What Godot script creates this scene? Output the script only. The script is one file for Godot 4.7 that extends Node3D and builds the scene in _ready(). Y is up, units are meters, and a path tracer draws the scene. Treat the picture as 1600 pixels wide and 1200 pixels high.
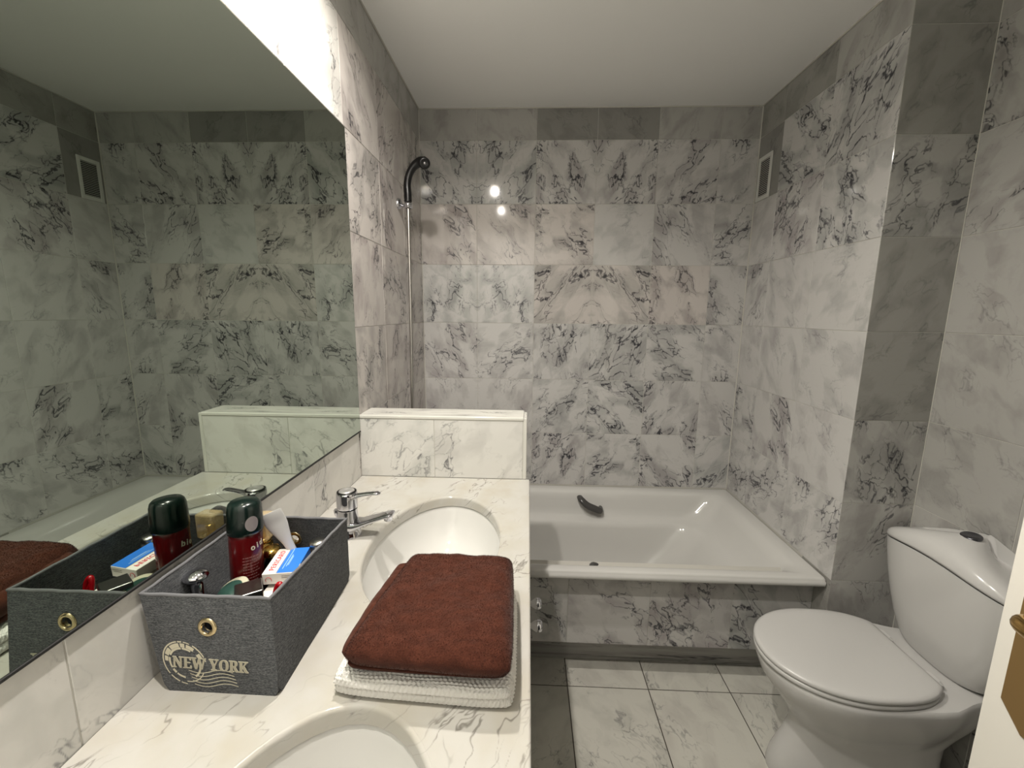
extends Node3D
# A marble-tiled bathroom: mirror and countertop on the left, bathtub across the back, toilet on the right.
# x runs right from the mirror wall, y up, z from the back wall towards the camera; metres.

const T := 0.305            # wall tile module
const W := 1.7054           # tub niche width
const W2 := 1.957           # right wall beside the toilet
const H := 2.5053           # ceiling
const ZP := 0.8345          # front of the pier
const ZF := 2.42            # front wall (behind the camera)
const ROW1 := 2.3546        # first horizontal joint below the ceiling
const YC := 0.9284          # countertop
const ZU := 0.9282          # front of the low wall at the end of the counter
const XC := 0.5838          # countertop front edge
const YT := 0.5196          # tub rim
const LIGHT := Color(1.0, 0.975, 0.94)
const LAMPS := [Vector3(0.285, H, 1.335), Vector3(0.292, H, 1.97)]

var rng := RandomNumberGenerator.new()
var M := {}
var used := {}
var tile_meshes := {}
var recent := []


func _ready():
	rng.seed = 7
	# ---- camera
	var cam := Camera3D.new()
	cam.name = "camera"
	var yaw := 0.0378
	var pitch := 0.1649
	var roll := 0.0089
	var fwd := Vector3(-sin(yaw) * cos(pitch), -sin(pitch), -cos(yaw) * cos(pitch))
	var r0 := Vector3(cos(yaw), 0, -sin(yaw))
	var u0 := r0.cross(fwd)
	var rr := r0 * cos(roll) + u0 * sin(roll)
	var uu := -r0 * sin(roll) + u0 * cos(roll)
	cam.transform = Transform3D(Basis(rr, uu, -fwd), Vector3(0.5721, 1.4877, 2.2971))
	cam.fov = rad_to_deg(2.0 * atan(600.0 / 656.4))
	cam.near = 0.02
	add_child(cam)
	# ---- surroundings: an indoor room, only dim air beyond its doorway
	var env := Environment.new()
	env.background_mode = Environment.BG_COLOR
	env.background_color = Color(0.10, 0.095, 0.09)
	env.tonemap_mode = Environment.TONE_MAPPER_LINEAR
	env.tonemap_exposure = 1.25
	env.sdfgi_enabled = true
	env.ssao_enabled = true
	env.ssil_enabled = true
	var we := WorldEnvironment.new()
	we.name = "world_environment"
	we.environment = env
	add_child(we)
	# ---- lamps, materials, then everything from large to small
	make_materials()
	for i in LAMPS.size():
		downlight(LAMPS[i], ["recessed round ceiling downlight nearer the bathtub", "recessed round ceiling downlight nearer the doorway"][i])
	room()
	low_wall()
	bathtub()
	vanity()
	mirror()
	toilet()
	door_leaf()
	shower()
	vent()
	faucet()
	basket()
	basket_contents()
	towels()


# =====================================================================  lamps
func downlight(p: Vector3, label: String):
	var t = thing("ceiling_downlight", label, "lamp", p, "recessed ceiling downlights over the counter")
	var b = MB.new()
	b.lathe([[0.030, -0.0005], [0.030, -0.006], [0.041, -0.007], [0.0435, -0.003], [0.0435, 0.0]], 40)
	part("trim_ring", b, M.chrome, t)
	var g = MB.new()
	g.lathe([[0.0, -0.0045], [0.018, -0.0045], [0.026, -0.003], [0.0295, 0.0]], 32)
	part("lamp_lens", g, M.glow, t)
	# the reflector's beam, and the wide spill of the bare bulb in it
	for q in [["lamp_beam", 0.50, 53.0, 0.30], ["lamp_spill", 0.80, 81.0, 0.5]]:
		var beam := SpotLight3D.new()
		beam.name = q[0]
		beam.position = Vector3(0, -0.03, 0)
		beam.rotation_degrees = Vector3(-90, 0, 0)
		beam.light_color = LIGHT
		beam.light_energy = q[1]
		beam.spot_angle = q[2]
		beam.spot_angle_attenuation = q[3]
		beam.spot_range = 6.0
		beam.spot_attenuation = 2.0
		beam.light_size = 0.022
		beam.shadow_enabled = true
		t.add_child(beam, true)


# =====================================================================  room
func row(k: int) -> float:
	return ROW1 - (k - 1) * T


func room():
	# slabs behind the tiles (the tiles stand 6 mm proud, joints stay recessed)
	var g := 0.0014
	var floor_s = struct_box("floor", Vector3(-0.2, -0.12, -0.2), Vector3(W2 + 0.2, -g, ZF + 0.2), M.grout_dark)
	struct_box("ceiling", Vector3(-0.2, H, -0.2), Vector3(W2 + 0.2, H + 0.12, ZF + 0.2), M.paint)
	var back = struct_box("wall_back", Vector3(-0.2, 0, -0.2), Vector3(W2 + 0.2, H, -g), M.grout)
	var left = struct_box("wall_left", Vector3(-0.2, 0, -0.2), Vector3(-g, H, ZF + 0.2), M.grout)
	var right = struct_box("wall_right", Vector3(W2 + g, 0, -0.2), Vector3(W2 + 0.2, H, ZF + 0.2), M.grout)
	var pier = struct_box("wall_pier", Vector3(W + g, 0, -0.1), Vector3(W2 + 0.1, H, ZP - g), M.grout)
	# wall with the doorway the photograph is taken from
	var fb = MB.new()
	fb.box(Vector3(-0.2, 0, ZF), Vector3(0.62, H, ZF + 0.12))
	fb.box(Vector3(1.40, 0, ZF), Vector3(W2 + 0.2, H, ZF + 0.12))
	fb.box(Vector3(0.62, 2.06, ZF), Vector3(1.40, H, ZF + 0.12))
	struct("wall_front", fb, M.paint)
	# back wall: book-matched pairs
	var cb := [0.0, 0.2946, 0.5996, 0.9046, 1.2096, 1.5146, W]
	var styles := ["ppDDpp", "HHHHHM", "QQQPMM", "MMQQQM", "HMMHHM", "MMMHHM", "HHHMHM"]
	for k in 7:
		var y1 := minf(row(k), H)
		var y0 := row(k + 1)
		var cell := 0
		for j in 6:
			var s: String = styles[k][j]
			if j % 2 == 0 or k % 2 == 0:
				cell = pick(s)
			elif styles[k][j] != styles[k][j - 1]:
				cell = pick(s)
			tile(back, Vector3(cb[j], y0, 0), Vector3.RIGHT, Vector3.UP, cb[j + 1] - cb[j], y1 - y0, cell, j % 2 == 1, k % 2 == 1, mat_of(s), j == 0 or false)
	# left wall, behind and beside the mirror
	var zl := []
	for k in 9:
		zl.append(minf(0.011 + 0.3075 * k if k > 0 else 0.0, ZF))
	for k in 9:
		var y1 := minf(row(k), H)
		var y0 := maxf(row(k + 1), 0.0)
		for j in 8:
			if zl[j] > 0.9 and (y1 < 0.9 or (y0 > 1.12 and y1 < 2.0)):
				continue      # wholly hidden behind the mirror or the vanity
			var s := "Q" if zl[j] < 0.9 else "L"
			if k == 0:
				s = "p"
			tile(left, Vector3(0, y0, zl[j + 1]), Vector3(0, 0, -1), Vector3.UP, zl[j + 1] - zl[j], y1 - y0, pick(s), rng.randf() < 0.5, rng.randf() < 0.5, mat_of(s), false)
	# pier: the side facing the tub, then the narrow face towards the room
	var zp := [0.0, 0.2, 0.515, ZP]
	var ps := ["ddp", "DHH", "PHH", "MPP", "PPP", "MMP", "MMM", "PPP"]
	for k in 7:
		var y1 := minf(row(k), H)
		var y0 := row(k + 1)
		var big := pick("H")
		for j in 3:
			var s: String = ps[k][j]
			tile(pier, Vector3(W, y0, zp[j]), Vector3(0, 0, 1), Vector3.UP, zp[j + 1] - zp[j], y1 - y0, pick(s), j == 2, k % 2 == 0, mat_of(s), false)
	for k in [7, 8]:
		tile(pier, Vector3(W, maxf(row(k + 1), 0.0), 0.67), Vector3(0, 0, 1), Vector3.UP, ZP - 0.67, row(k) - maxf(row(k + 1), 0.0), pick("d"), false, false, mat_of("d"), false)
	for k in 9:
		var y1 := minf(row(k), H)
		var y0 := maxf(row(k + 1), 0.0)
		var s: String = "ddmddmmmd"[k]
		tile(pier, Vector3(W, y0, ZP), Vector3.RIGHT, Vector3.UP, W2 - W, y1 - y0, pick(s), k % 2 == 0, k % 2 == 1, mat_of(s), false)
	# right wall beside the toilet
	for k in 9:
		var y1 := minf(row(k), H)
		var y0 := maxf(row(k + 1), 0.0)
		for j in 6:
			var z0 := ZP + j * 0.305
			var z1 := minf(z0 + 0.305, ZF)
			if z1 - z0 < 0.02:
				continue
			var s: String = "pmmppppmm"[k]  # tiles' own grey, plus a darker tint standing in for weaker lamp light
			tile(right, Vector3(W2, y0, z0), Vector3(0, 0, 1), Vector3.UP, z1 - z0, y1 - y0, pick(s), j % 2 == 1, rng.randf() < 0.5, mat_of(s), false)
	# floor slabs
	var xf := [0.0, 0.427, 0.752, 1.077, 1.402, 1.727, W2]
	var zf := [0.66, 0.8065, 1.1315, 1.4565, 1.7815, 2.1065, ZF + 0.12]
	for i in 6:
		for j in 6:
			tile(floor_s, Vector3(xf[i] + 0.001, 0, zf[j + 1] - 0.001), Vector3.RIGHT, Vector3(0, 0, -1), xf[i + 1] - xf[i] - 0.002, zf[j + 1] - zf[j] - 0.002, pick("F"), rng.randf() < 0.5, rng.randf() < 0.5, M.marble_floor, false)
	# sealant bead round the ceiling and in the inner corners
	var bead = MB.new()
	bead.bar(Vector3(0, H - 0.002, 0.002), Vector3(W, H - 0.002, 0.002), 0.003)
	bead.bar(Vector3(W - 0.002, H - 0.002, 0), Vector3(W - 0.002, H - 0.002, ZP), 0.003)
	bead.bar(Vector3(0.002, H - 0.002, 0), Vector3(0.002, H - 0.002, ZF), 0.003)
	bead.bar(Vector3(W - 0.001, YT, 0.001), Vector3(W - 0.001, H, 0.001), 0.0035)
	bead.bar(Vector3(0.001, YT, 0.001), Vector3(0.001, H, 0.001), 0.002)
	bead.bar(Vector3(W2 - 0.001, 0, ZP + 0.001), Vector3(W2 - 0.001, H, ZP + 0.001), 0.0014)
	struct("trim_1", bead, M.grout)


func low_wall():
	# the half-height marble wall that closes the counter towards the bathtub
	var zb := 0.8265
	var x1 := 0.572
	var y1 := 1.146
	var b = MB.new()
	b.box(Vector3(0, 0, zb + 0.004), Vector3(x1 - 0.006, y1 - 0.012, ZU - 0.0014))
	var w = struct("wall_low", b, M.grout)
	tile(w, Vector3(0, YC, ZU), Vector3.RIGHT, Vector3.UP, 0.257, y1 - 0.0135 - YC, pick("L"), false, false, M.marble_light, false)
	tile(w, Vector3(0.257, YC, ZU), Vector3.RIGHT, Vector3.UP, 0.559 - 0.257, y1 - 0.0135 - YC, pick("L"), true, false, M.marble_light, false)
	var e = MB.new()
	e.box(Vector3(0.559, YC, zb + 0.005), Vector3(x1, y1 - 0.003, ZU), 0.0015)
	part("end_strip", e, M.marble_pale, w)
	var f = MB.new()
	f.box(Vector3(x1 - 0.006, 0, zb + 0.004), Vector3(x1, YC, ZU - 0.006), 0.001)
	part("end_slab", f, M.marble_mid, w)
	var c = MB.new()
	c.box(Vector3(0.0005, y1 - 0.012, 0.8175), Vector3(0.562, y1, ZU + 0.002), 0.0025)
	part("coping_slab", c, M.marble_pale, w)


# =====================================================================  bathtub
func bathtub():
	# tiled panel under the rim
	var px := [0.575, 0.748, 1.075, 1.400, W]
	var z := 0.757
	var b = MB.new()
	b.box(Vector3(0.0, 0.157, z - 0.06), Vector3(W, 0.484, z - 0.0014))
	var panel = struct("wall_apron", b, M.grout)
	for j in 4:
		var s: String = "MMHM"[j]
		tile(panel, Vector3(px[j], 0.155, z), Vector3.RIGHT, Vector3.UP, px[j + 1] - px[j], 0.33, pick(s), false, false, mat_of("H"), false)
	var k = MB.new()
	k.box(Vector3(0.0, 0.0, 0.61), Vector3(W, 0.157, 0.668), 0.001)
	struct("trim_2", k, M.marble_mid)
	# the tub itself: one lofted shell
	var x0 := 0.002
	var x1 := W - 0.002
	var z0 := 0.002
	var z1 := 0.823
	# rows: left, right, back, front inset, corner radius, y
	var rings := [
		[0.03, 0.03, 0.03, 0.055, 0.02, 0.486], [0.002, 0.002, 0.002, 0.004, 0.006, 0.486], [0.0, 0.0, 0.0, 0.0, 0.006, 0.490],
		[0.0, 0.0, 0.0, 0.0, 0.006, 0.504], [0.0, 0.0, 0.0, 0.004, 0.008, 0.507], [0.0, 0.0, 0.0, 0.005, 0.008, 0.513],
		[0.003, 0.003, 0.003, 0.009, 0.010, 0.5186], [0.008, 0.008, 0.008, 0.014, 0.014, YT], [0.030, 0.030, 0.030, 0.036, 0.03, 0.5185],
		[0.05, 0.052, 0.046, 0.047, 0.06, 0.5165], [0.062, 0.066, 0.056, 0.054, 0.075, 0.511], [0.072, 0.080, 0.064, 0.060, 0.09, 0.499],
		[0.082, 0.100, 0.070, 0.066, 0.10, 0.470], [0.094, 0.135, 0.078, 0.074, 0.11, 0.425], [0.104, 0.165, 0.086, 0.082, 0.12, 0.392],
		[0.112, 0.185, 0.098, 0.094, 0.125, 0.379], [0.118, 0.195, 0.122, 0.118, 0.13, 0.372], [0.124, 0.21, 0.134, 0.130, 0.13, 0.362],
		[0.130, 0.235, 0.140, 0.136, 0.13, 0.335], [0.145, 0.29, 0.152, 0.148, 0.14, 0.25], [0.165, 0.36, 0.168, 0.165, 0.15, 0.165],
		[0.19, 0.40, 0.188, 0.185, 0.15, 0.128], [0.23, 0.45, 0.225, 0.222, 0.14, 0.113], [0.35, 0.6, 0.32, 0.32, 0.07, 0.110]]
	var rows := []
	for r in rings:
		rows.append(rrect(x0 + r[0], x1 - r[1], z0 + r[2], z1 - r[3], r[4], 8, r[5]))
	var m = MB.new()
	m.grid(rows, true)
	m.cap(rows[-1], false)
	var t = thing("bathtub", "white enamelled bathtub with a wide flat rim between the marble walls", "bathtub", Vector3(W / 2, 0.11, 0.41))
	part("tub_shell", m, M.enamel, t, true)
	var d = MB.new()
	d.lathe([[0.0, 0.006], [0.022, 0.006], [0.03, 0.003], [0.032, 0.0]], 28)
	var dr = part("drain", d, M.chrome, t)
	dr.position = Vector3(-0.45, 0.0005, 0)
	# grips: a bent bar standing off the inner wall
	for s in [[Vector3(0.875, 0.485, 0.092), Vector3(0.985, 0.428, 0.098), 1.0], [Vector3(0.850, 0.482, 0.728), Vector3(0.950, 0.440, 0.722), -1.0]]:
		var a: Vector3 = s[0]
		var c: Vector3 = s[1]
		var q: float = s[2]
		var g = MB.new()
		var path := [a + Vector3(-0.004, 0.0, -0.018 * q), a + Vector3(0.004, -0.004, 0.014 * q), a.lerp(c, 0.3) + Vector3(0, -0.010, 0.026 * q), a.lerp(c, 0.65) + Vector3(0, -0.006, 0.028 * q), c + Vector3(-0.006, 0.0, 0.018 * q), c + Vector3(0.004, 0.0, -0.012 * q)]
		g.tube(smooth_path(path, 5), [0.016, 0.019, 0.020, 0.020, 0.019, 0.016], 14, true, 0.7)
		part("grip_handle", g, M.grip, t, true)


# =====================================================================  vanity
func ellipse_hole(b: MB, x0: float, x1: float, z0: float, z1: float, c: Vector2, a: float, e: float, y: float, thick: float):
	# flat panel with an elliptical cut-out whose upper edge is rounded over
	var ang := []
	var n := 72
	for i in n:
		ang.append(TAU * i / n)
	for q in [Vector2(x0, z0), Vector2(x1, z0), Vector2(x1, z1), Vector2(x0, z1)]:
		ang.append(fposmod(atan2(-(q.y - c.y), q.x - c.x), TAU))
	ang.sort()
	var outer := []
	for w in ang:
		var d := Vector2(cos(w), -sin(w))
		var s := INF
		if d.x > 1e-6: s = minf(s, (x1 - c.x) / d.x)
		if d.x < -1e-6: s = minf(s, (x0 - c.x) / d.x)
		if d.y > 1e-6: s = minf(s, (z1 - c.y) / d.y)
		if d.y < -1e-6: s = minf(s, (z0 - c.y) / d.y)
		outer.append(Vector3(c.x + d.x * s, y, c.y + d.y * s))
	var ell := func(grow: float, yy: float) -> Array:
		var o := []
		for w in ang:
			var d := Vector2(cos(w), -sin(w))
			var s := 1.0 / sqrt(pow(d.x / (a + grow), 2) + pow(d.y / (e + grow), 2))
			o.append(Vector3(c.x + d.x * s, yy, c.y + d.y * s))
		return o
	var rad := 0.007
	b.grid([outer, ell.call(rad + 0.0001, y)], true, -1)
	var rows := []
	for i in 6:
		var f := PI / 2 * i / 5
		rows.append(ell.call(rad * (1 - sin(f)), y - rad * (1 - cos(f))))
	rows.append(ell.call(0.0, y - thick))
	b.grid(rows, true)
	var under := []
	for p in outer:
		under.append(p - Vector3(0, thick, 0))
	b.grid([rows[-1], under], true, -1)


func counter_uv(p: Vector3) -> Vector2:
	return Vector2((p.x + (YC - p.y) * 0.6) / 0.75, (p.z - 0.9 + (YC - p.y) * 0.8) / 1.5)


func vanity():
	var th := 0.03
	var zm := 1.69
	var z1 := ZF - 0.002
	var x0 := 0.001
	var b = MB.new()
	var rim := 0.004
	ellipse_hole(b, x0, XC - rim, ZU + 0.001, zm, Vector2(0.350, 1.338), 0.158, 0.258, YC, th)
	ellipse_hole(b, x0, XC - rim, zm, z1, Vector2(0.340, 2.043), 0.158, 0.258, YC, th)
	# rounded front edge, end and underside
	var rows := []
	for i in 5:
		var f := PI / 2 * i / 4
		var xx := XC - rim + rim * sin(f)
		var yy := YC - rim + rim * cos(f)
		rows.append([Vector3(xx, yy, z1), Vector3(xx, yy, ZU + 0.001)])
	rows.append([Vector3(XC, YC - th, z1), Vector3(XC, YC - th, ZU + 0.001)])
	b.grid(rows, false, 1)
	b.uv_fn = counter_uv
	var ct = thing("countertop", "pale veined marble countertop with two oval basin cut-outs", "countertop", Vector3(0.29, YC - th, 1.67))
	part("stone_slab", b, M.counter, ct, true)
	for s in [[Vector2(0.350, 1.338), "white oval undermount basin beside the low wall, partly under the towels"], [Vector2(0.340, 2.043), "white oval undermount basin nearest the camera, in front of the towels"]]:
		basin(s[0], s[1])
	# cabinet under the stone
	var t = thing("vanity_cabinet", "white vanity cabinet under the marble countertop", "cabinet", Vector3(0.28, 0, 1.67))
	var c = MB.new()
	c.box(Vector3(0.012, 0.06, ZU + 0.004), Vector3(0.03, YC - th, z1 - 0.002))
	c.box(Vector3(0.03, 0.06, ZU + 0.004), Vector3(0.545, YC - th, ZU + 0.022))
	c.box(Vector3(0.03, 0.06, z1 - 0.02), Vector3(0.545, YC - th, z1 - 0.002))
	c.box(Vector3(0.03, 0.06, ZU + 0.022), Vector3(0.545, 0.08, z1 - 0.02))
	c.box(Vector3(0.03, 0.0, ZU + 0.03), Vector3(0.48, 0.06, z1 - 0.03))
	part("carcass", c, M.paint_gloss, t, true)
	var zz := [ZU + 0.006, 1.356, 1.69, 2.05, z1 - 0.004]
	for i in 4:
		var d = MB.new()
		d.box(Vector3(0.546, 0.07, zz[i] + 0.0015), Vector3(0.566, 0.885, zz[i + 1] - 0.0015), 0.002)
		var dd = part("door", d, M.paint_gloss, t, true)
		var kb = MB.new()
		kb.lathe([[0.0, 0.0], [0.0075, 0.0], [0.006, 0.008], [0.0055, 0.022], [0.013, 0.034], [0.0145, 0.042], [0.011, 0.049], [0.0, 0.051]], 20)
		var kn = MeshInstance3D.new()
		kn.name = "knob"
		kn.mesh = kb.commit(M.chrome)
		kn.basis = Basis(Vector3(0, 0, 1), Vector3(1, 0, 0), Vector3(0, 1, 0))
		dd.add_child(kn, true)
		kn.position = Vector3(0.566, 0.75, (zz[i + 1] - 0.039) if i % 2 == 0 else zz[i] + 0.040)


func basin(c: Vector2, label: String):
	var y := YC - 0.03
	var t = thing("wash_basin", label, "basin", Vector3(c.x, y - 0.145, c.y), "undermount basins in the countertop")
	var prof := [[1.12, 0.0], [1.03, 0.0], [1.012, -0.001], [1.0, -0.006], [0.985, -0.018], [0.95, -0.045], [0.89, -0.078], [0.79, -0.106], [0.64, -0.126], [0.44, -0.137], [0.22, -0.142], [0.10, -0.144]]
	var rows := []
	for p in prof:
		rows.append(ell_ring(0.160 * p[0], 0.260 * p[0], p[1] + 0.145, 64))
	var b = MB.new()
	b.grid(rows, true)
	b.cap(rows[-1], false)
	var out := []
	for p in prof:
		out.push_front(ell_ring(0.160 * p[0] + 0.008, 0.260 * p[0] + 0.008, p[1] + 0.137, 64))
	b.grid(out, true)
	b.grid([out[-1], rows[0]], true, -1)
	part("bowl", b, M.ceramic, t)
	var d = MB.new()
	d.lathe([[0.0, 0.009], [0.016, 0.008], [0.018, 0.005], [0.021, 0.005], [0.026, 0.003], [0.028, 0.0]], 28)
	part("drain_plug", d, M.chrome, t)


func mirror():
	var t = thing("wall_mirror", "large frameless wall mirror above the countertop", "mirror", Vector3(0.0, 1.091, 1.63))
	var z0 := 0.9305 - 1.63
	var z1 := ZF - 0.02 - 1.63
	var b = MB.new()
	b.box(Vector3(-0.0005, 0.002, z0 + 0.002), Vector3(0.0025, 0.952, z1 - 0.002))
	part("backing_board", b, M.dark, t)
	var g = MB.new()
	g.box(Vector3(0.0025, 0.0, z0), Vector3(0.0045, 0.9535, z1), 0.0006)
	part("mirror_glass", g, M.mirror, t)
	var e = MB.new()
	e.box(Vector3(-0.0005, -0.0045, z0), Vector3(0.0062, 0.0004, z1), 0.0008)  # dark strip added to draw the reflection in the lower glass edge
	part("edge_reflection_strip", e, M.dark, t)


# =====================================================================  toilet
func egg(cx: float, front: float, back: float, hw: float, y: float, pf := 2.0, pb := 4.0, n := 64) -> Array:
	# outline of a bowl that points towards -x
	var o := []
	for i in n:
		var w := TAU * i / n
		var c := cos(w)
		var s := sin(w)
		var p := pf if c < 0 else pb
		o.append(Vector3(cx + signf(c) * pow(absf(c), 2.0 / p) * (front if c < 0 else back), y, -signf(s) * pow(absf(s), 2.0 / p) * hw))
	return o


func toilet():
	var z0 := 1.085
	var t = thing("toilet", "white close-coupled toilet with the lid down against the right wall", "toilet", Vector3(1.62, 0, z0))
	var X := func(x: float) -> float: return x - 1.62
	# pedestal and bowl; cx, x front, x back, half width, y
	var prof := [[1.66, 1.395, 1.90, 0.108, 0.0], [1.66, 1.393, 1.90, 0.109, 0.012], [1.66, 1.40, 1.90, 0.105, 0.05], [1.66, 1.425, 1.90, 0.095, 0.11], [1.65, 1.452, 1.905, 0.094, 0.17],
		[1.63, 1.448, 1.92, 0.108, 0.215], [1.60, 1.415, 1.935, 0.135, 0.265], [1.58, 1.378, 1.945, 0.160, 0.315], [1.57, 1.350, 1.952, 0.176, 0.355], [1.565, 1.338, W2 - 0.002, 0.184, 0.385], [1.565, 1.334, W2 - 0.002, 0.187, 0.405], [1.565, 1.337, W2 - 0.002, 0.1855, 0.417], [1.565, 1.344, W2 - 0.005, 0.181, 0.422]]
	var rows := []
	for p in prof:
		var back_pow := 3.0 if p[4] < 0.2 else 5.0
		var ring := egg(X.call(p[0]), p[0] - p[1], p[2] - p[0], p[3], p[4], 2.1, back_pow)
		# the shelf behind the seat is narrower than the bowl
		if p[4] > 0.2:
			for i in ring.size():
				var v: Vector3 = ring[i]
				var f := smoothstep(0.12, 0.24, v.x)
				v.z *= lerpf(1.0, 0.84, f)
				ring[i] = v
		rows.append(ring)
	var b = MB.new()
	b.grid(rows, true)
	b.cap(rows[-1], false)
	part("bowl", b, M.ceramic_dull, t)
	# seat ring and lid
	var lid_ring := func(grow: float, y: float) -> Array:
		var o := []
		var e := egg(X.call(1.565), 0.241 + grow, 0.240 + grow, 0.185 + grow, y, 2.05, 2.6, 96)
		for v in e:
			var q: Vector3 = v
			q.x = minf(q.x, X.call(1.764) + grow)
			o.append(q)
		return o
	var seat_rows := [lid_ring.call(-0.012, 0.4235), lid_ring.call(-0.003, 0.4235), lid_ring.call(0.0, 0.4265), lid_ring.call(0.0, 0.434), lid_ring.call(-0.004, 0.4385), lid_ring.call(-0.014, 0.4390)]
	var s = MB.new()
	s.grid(seat_rows, true)
	s.cap(seat_rows[-1], false)
	part("seat", s, M.plastic_white, t)
	var lid_rows := [lid_ring.call(-0.010, 0.4405), lid_ring.call(-0.002, 0.4405), lid_ring.call(0.001, 0.4445), lid_ring.call(0.001, 0.451), lid_ring.call(-0.002, 0.4555), lid_ring.call(-0.010, 0.4585), lid_ring.call(-0.030, 0.4600), lid_ring.call(-0.075, 0.4612)]
	var l = MB.new()
	l.grid(lid_rows, true)
	l.cap(lid_rows[-1], false)
	part("lid", l, M.plastic_white, t)
	for q in [-1, 1]:
		var h = MB.new()
		h.box(Vector3(X.call(1.757), 0.4225, q * 0.085 - 0.026), Vector3(X.call(1.790), 0.446, q * 0.085 + 0.026), 0.006)
		part("hinge", h, M.plastic_white, t)
	# cistern: flat back on the wall, bowed front, rounded and narrower below
	var arch := func(z: float, hw: float) -> float: return 1.0 - pow(clampf(z / hw, -1, 1), 2)
	var cis := func(depth: float, hw: float, y: float, lift: float) -> Array:
		var o := []
		var e := egg(X.call(W2 - 0.002), depth, 0.0005, hw, y, 3.2, 3.0, 80)
		for v in e:
			var q: Vector3 = v
			q.y += lift * arch.call(q.z, hw)
			o.append(q)
		return o
	var body_rows := [cis.call(0.108, 0.105, 0.4225, 0.0), cis.call(0.118, 0.124, 0.4245, 0.0), cis.call(0.124, 0.140, 0.4345, 0.0), cis.call(0.130, 0.156, 0.4535, 0.0), cis.call(0.139, 0.178, 0.502, 0.004), cis.call(0.148, 0.198, 0.565, 0.010), cis.call(0.157, 0.213, 0.630, 0.018), cis.call(0.164, 0.224, 0.695, 0.030), cis.call(0.167, 0.2285, 0.733, 0.040)]
	var c = MB.new()
	c.grid(body_rows, true)
	c.cap(body_rows[-1], false)
	part("cistern", c, M.ceramic_dull, t)
	var lid_of := func(f: float, y: float, lift: float) -> Array:
		return cis.call(0.168 * f, 0.2295 * lerpf(f, 1.0, 0.0), y, lift)
	var top_rows := [lid_of.call(0.97, 0.737, 0.040), lid_of.call(1.0, 0.7375, 0.040), lid_of.call(1.004, 0.744, 0.041), lid_of.call(0.995, 0.752, 0.044), lid_of.call(0.965, 0.760, 0.050), lid_of.call(0.90, 0.768, 0.057), lid_of.call(0.78, 0.775, 0.062), lid_of.call(0.6, 0.781, 0.064), lid_of.call(0.35, 0.788, 0.062), lid_of.call(0.12, 0.794, 0.058)]
	var cl = MB.new()
	cl.grid(top_rows, true)
	cl.cap(top_rows[-1], false)
	part("cistern_lid", cl, M.ceramic_dull, t)
	var bt = MB.new()
	bt.lathe([[0.024, 0.0], [0.024, 0.006], [0.021, 0.0085], [0.018, 0.0065], [0.0, 0.007]], 32)
	var bb = part("flush_button", bt, M.button, t)
	bb.position = Vector3(X.call(1.897), 0.8445, 0.002)
	bb.rotation_degrees = Vector3(0, 0, 9)


# =====================================================================  door leaf
func door_leaf():
	var t = thing("door", "white painted door leaf standing open at the right edge", "door", Vector3(1.36, 0, 2.0))
	var b = MB.new()
	b.box(Vector3(0, 0.008, 1.643 - 2.0), Vector3(0.038, 2.03, 2.385 - 2.0), 0.0015)
	part("leaf", b, M.paint_door, t)
	# brass backplate with a pointed foot
	var o := []
	for q in [Vector2(1.6685, 1.125), Vector2(1.6685, 0.8725), Vector2(1.7020, 0.838), Vector2(1.7140, 0.838), Vector2(1.7475, 0.8725), Vector2(1.7475, 1.125), Vector2(1.7140, 1.16), Vector2(1.7020, 1.16)]:
		o.append(Vector3(0, q.y, q.x - 2.0))
	var p = MB.new()
	var inner := []
	var front := []
	var mid := Vector3(0, 1.0, 1.708 - 2.0)
	for v in o:
		front.append(v + Vector3(-0.0025, 0, 0))
		var q: Vector3 = mid + (v - mid) * 0.97
		inner.append(q + Vector3(-0.004, 0, 0))
	p.grid([o, front, inner], true, -1)
	p.cap(inner, false)
	var pl = part("handle_plate", p, M.brass_aged, t)
	# lever: a neck out of the plate, then an arm towards the hinges
	var lv = MB.new()
	var path := [Vector3(-0.003, 1.04, 1.708 - 2.0), Vector3(-0.030, 1.04, 1.707 - 2.0), Vector3(-0.050, 1.041, 1.712 - 2.0), Vector3(-0.058, 1.042, 1.735 - 2.0), Vector3(-0.058, 1.042, 1.78 - 2.0), Vector3(-0.054, 1.042, 1.83 - 2.0)]
	lv.tube(smooth_path(path, 6), [0.010, 0.0105, 0.0125, 0.013, 0.012, 0.009], 16, true)
	var le = part("lever", lv, M.brass, pl)
	le.position = Vector3.ZERO


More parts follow.
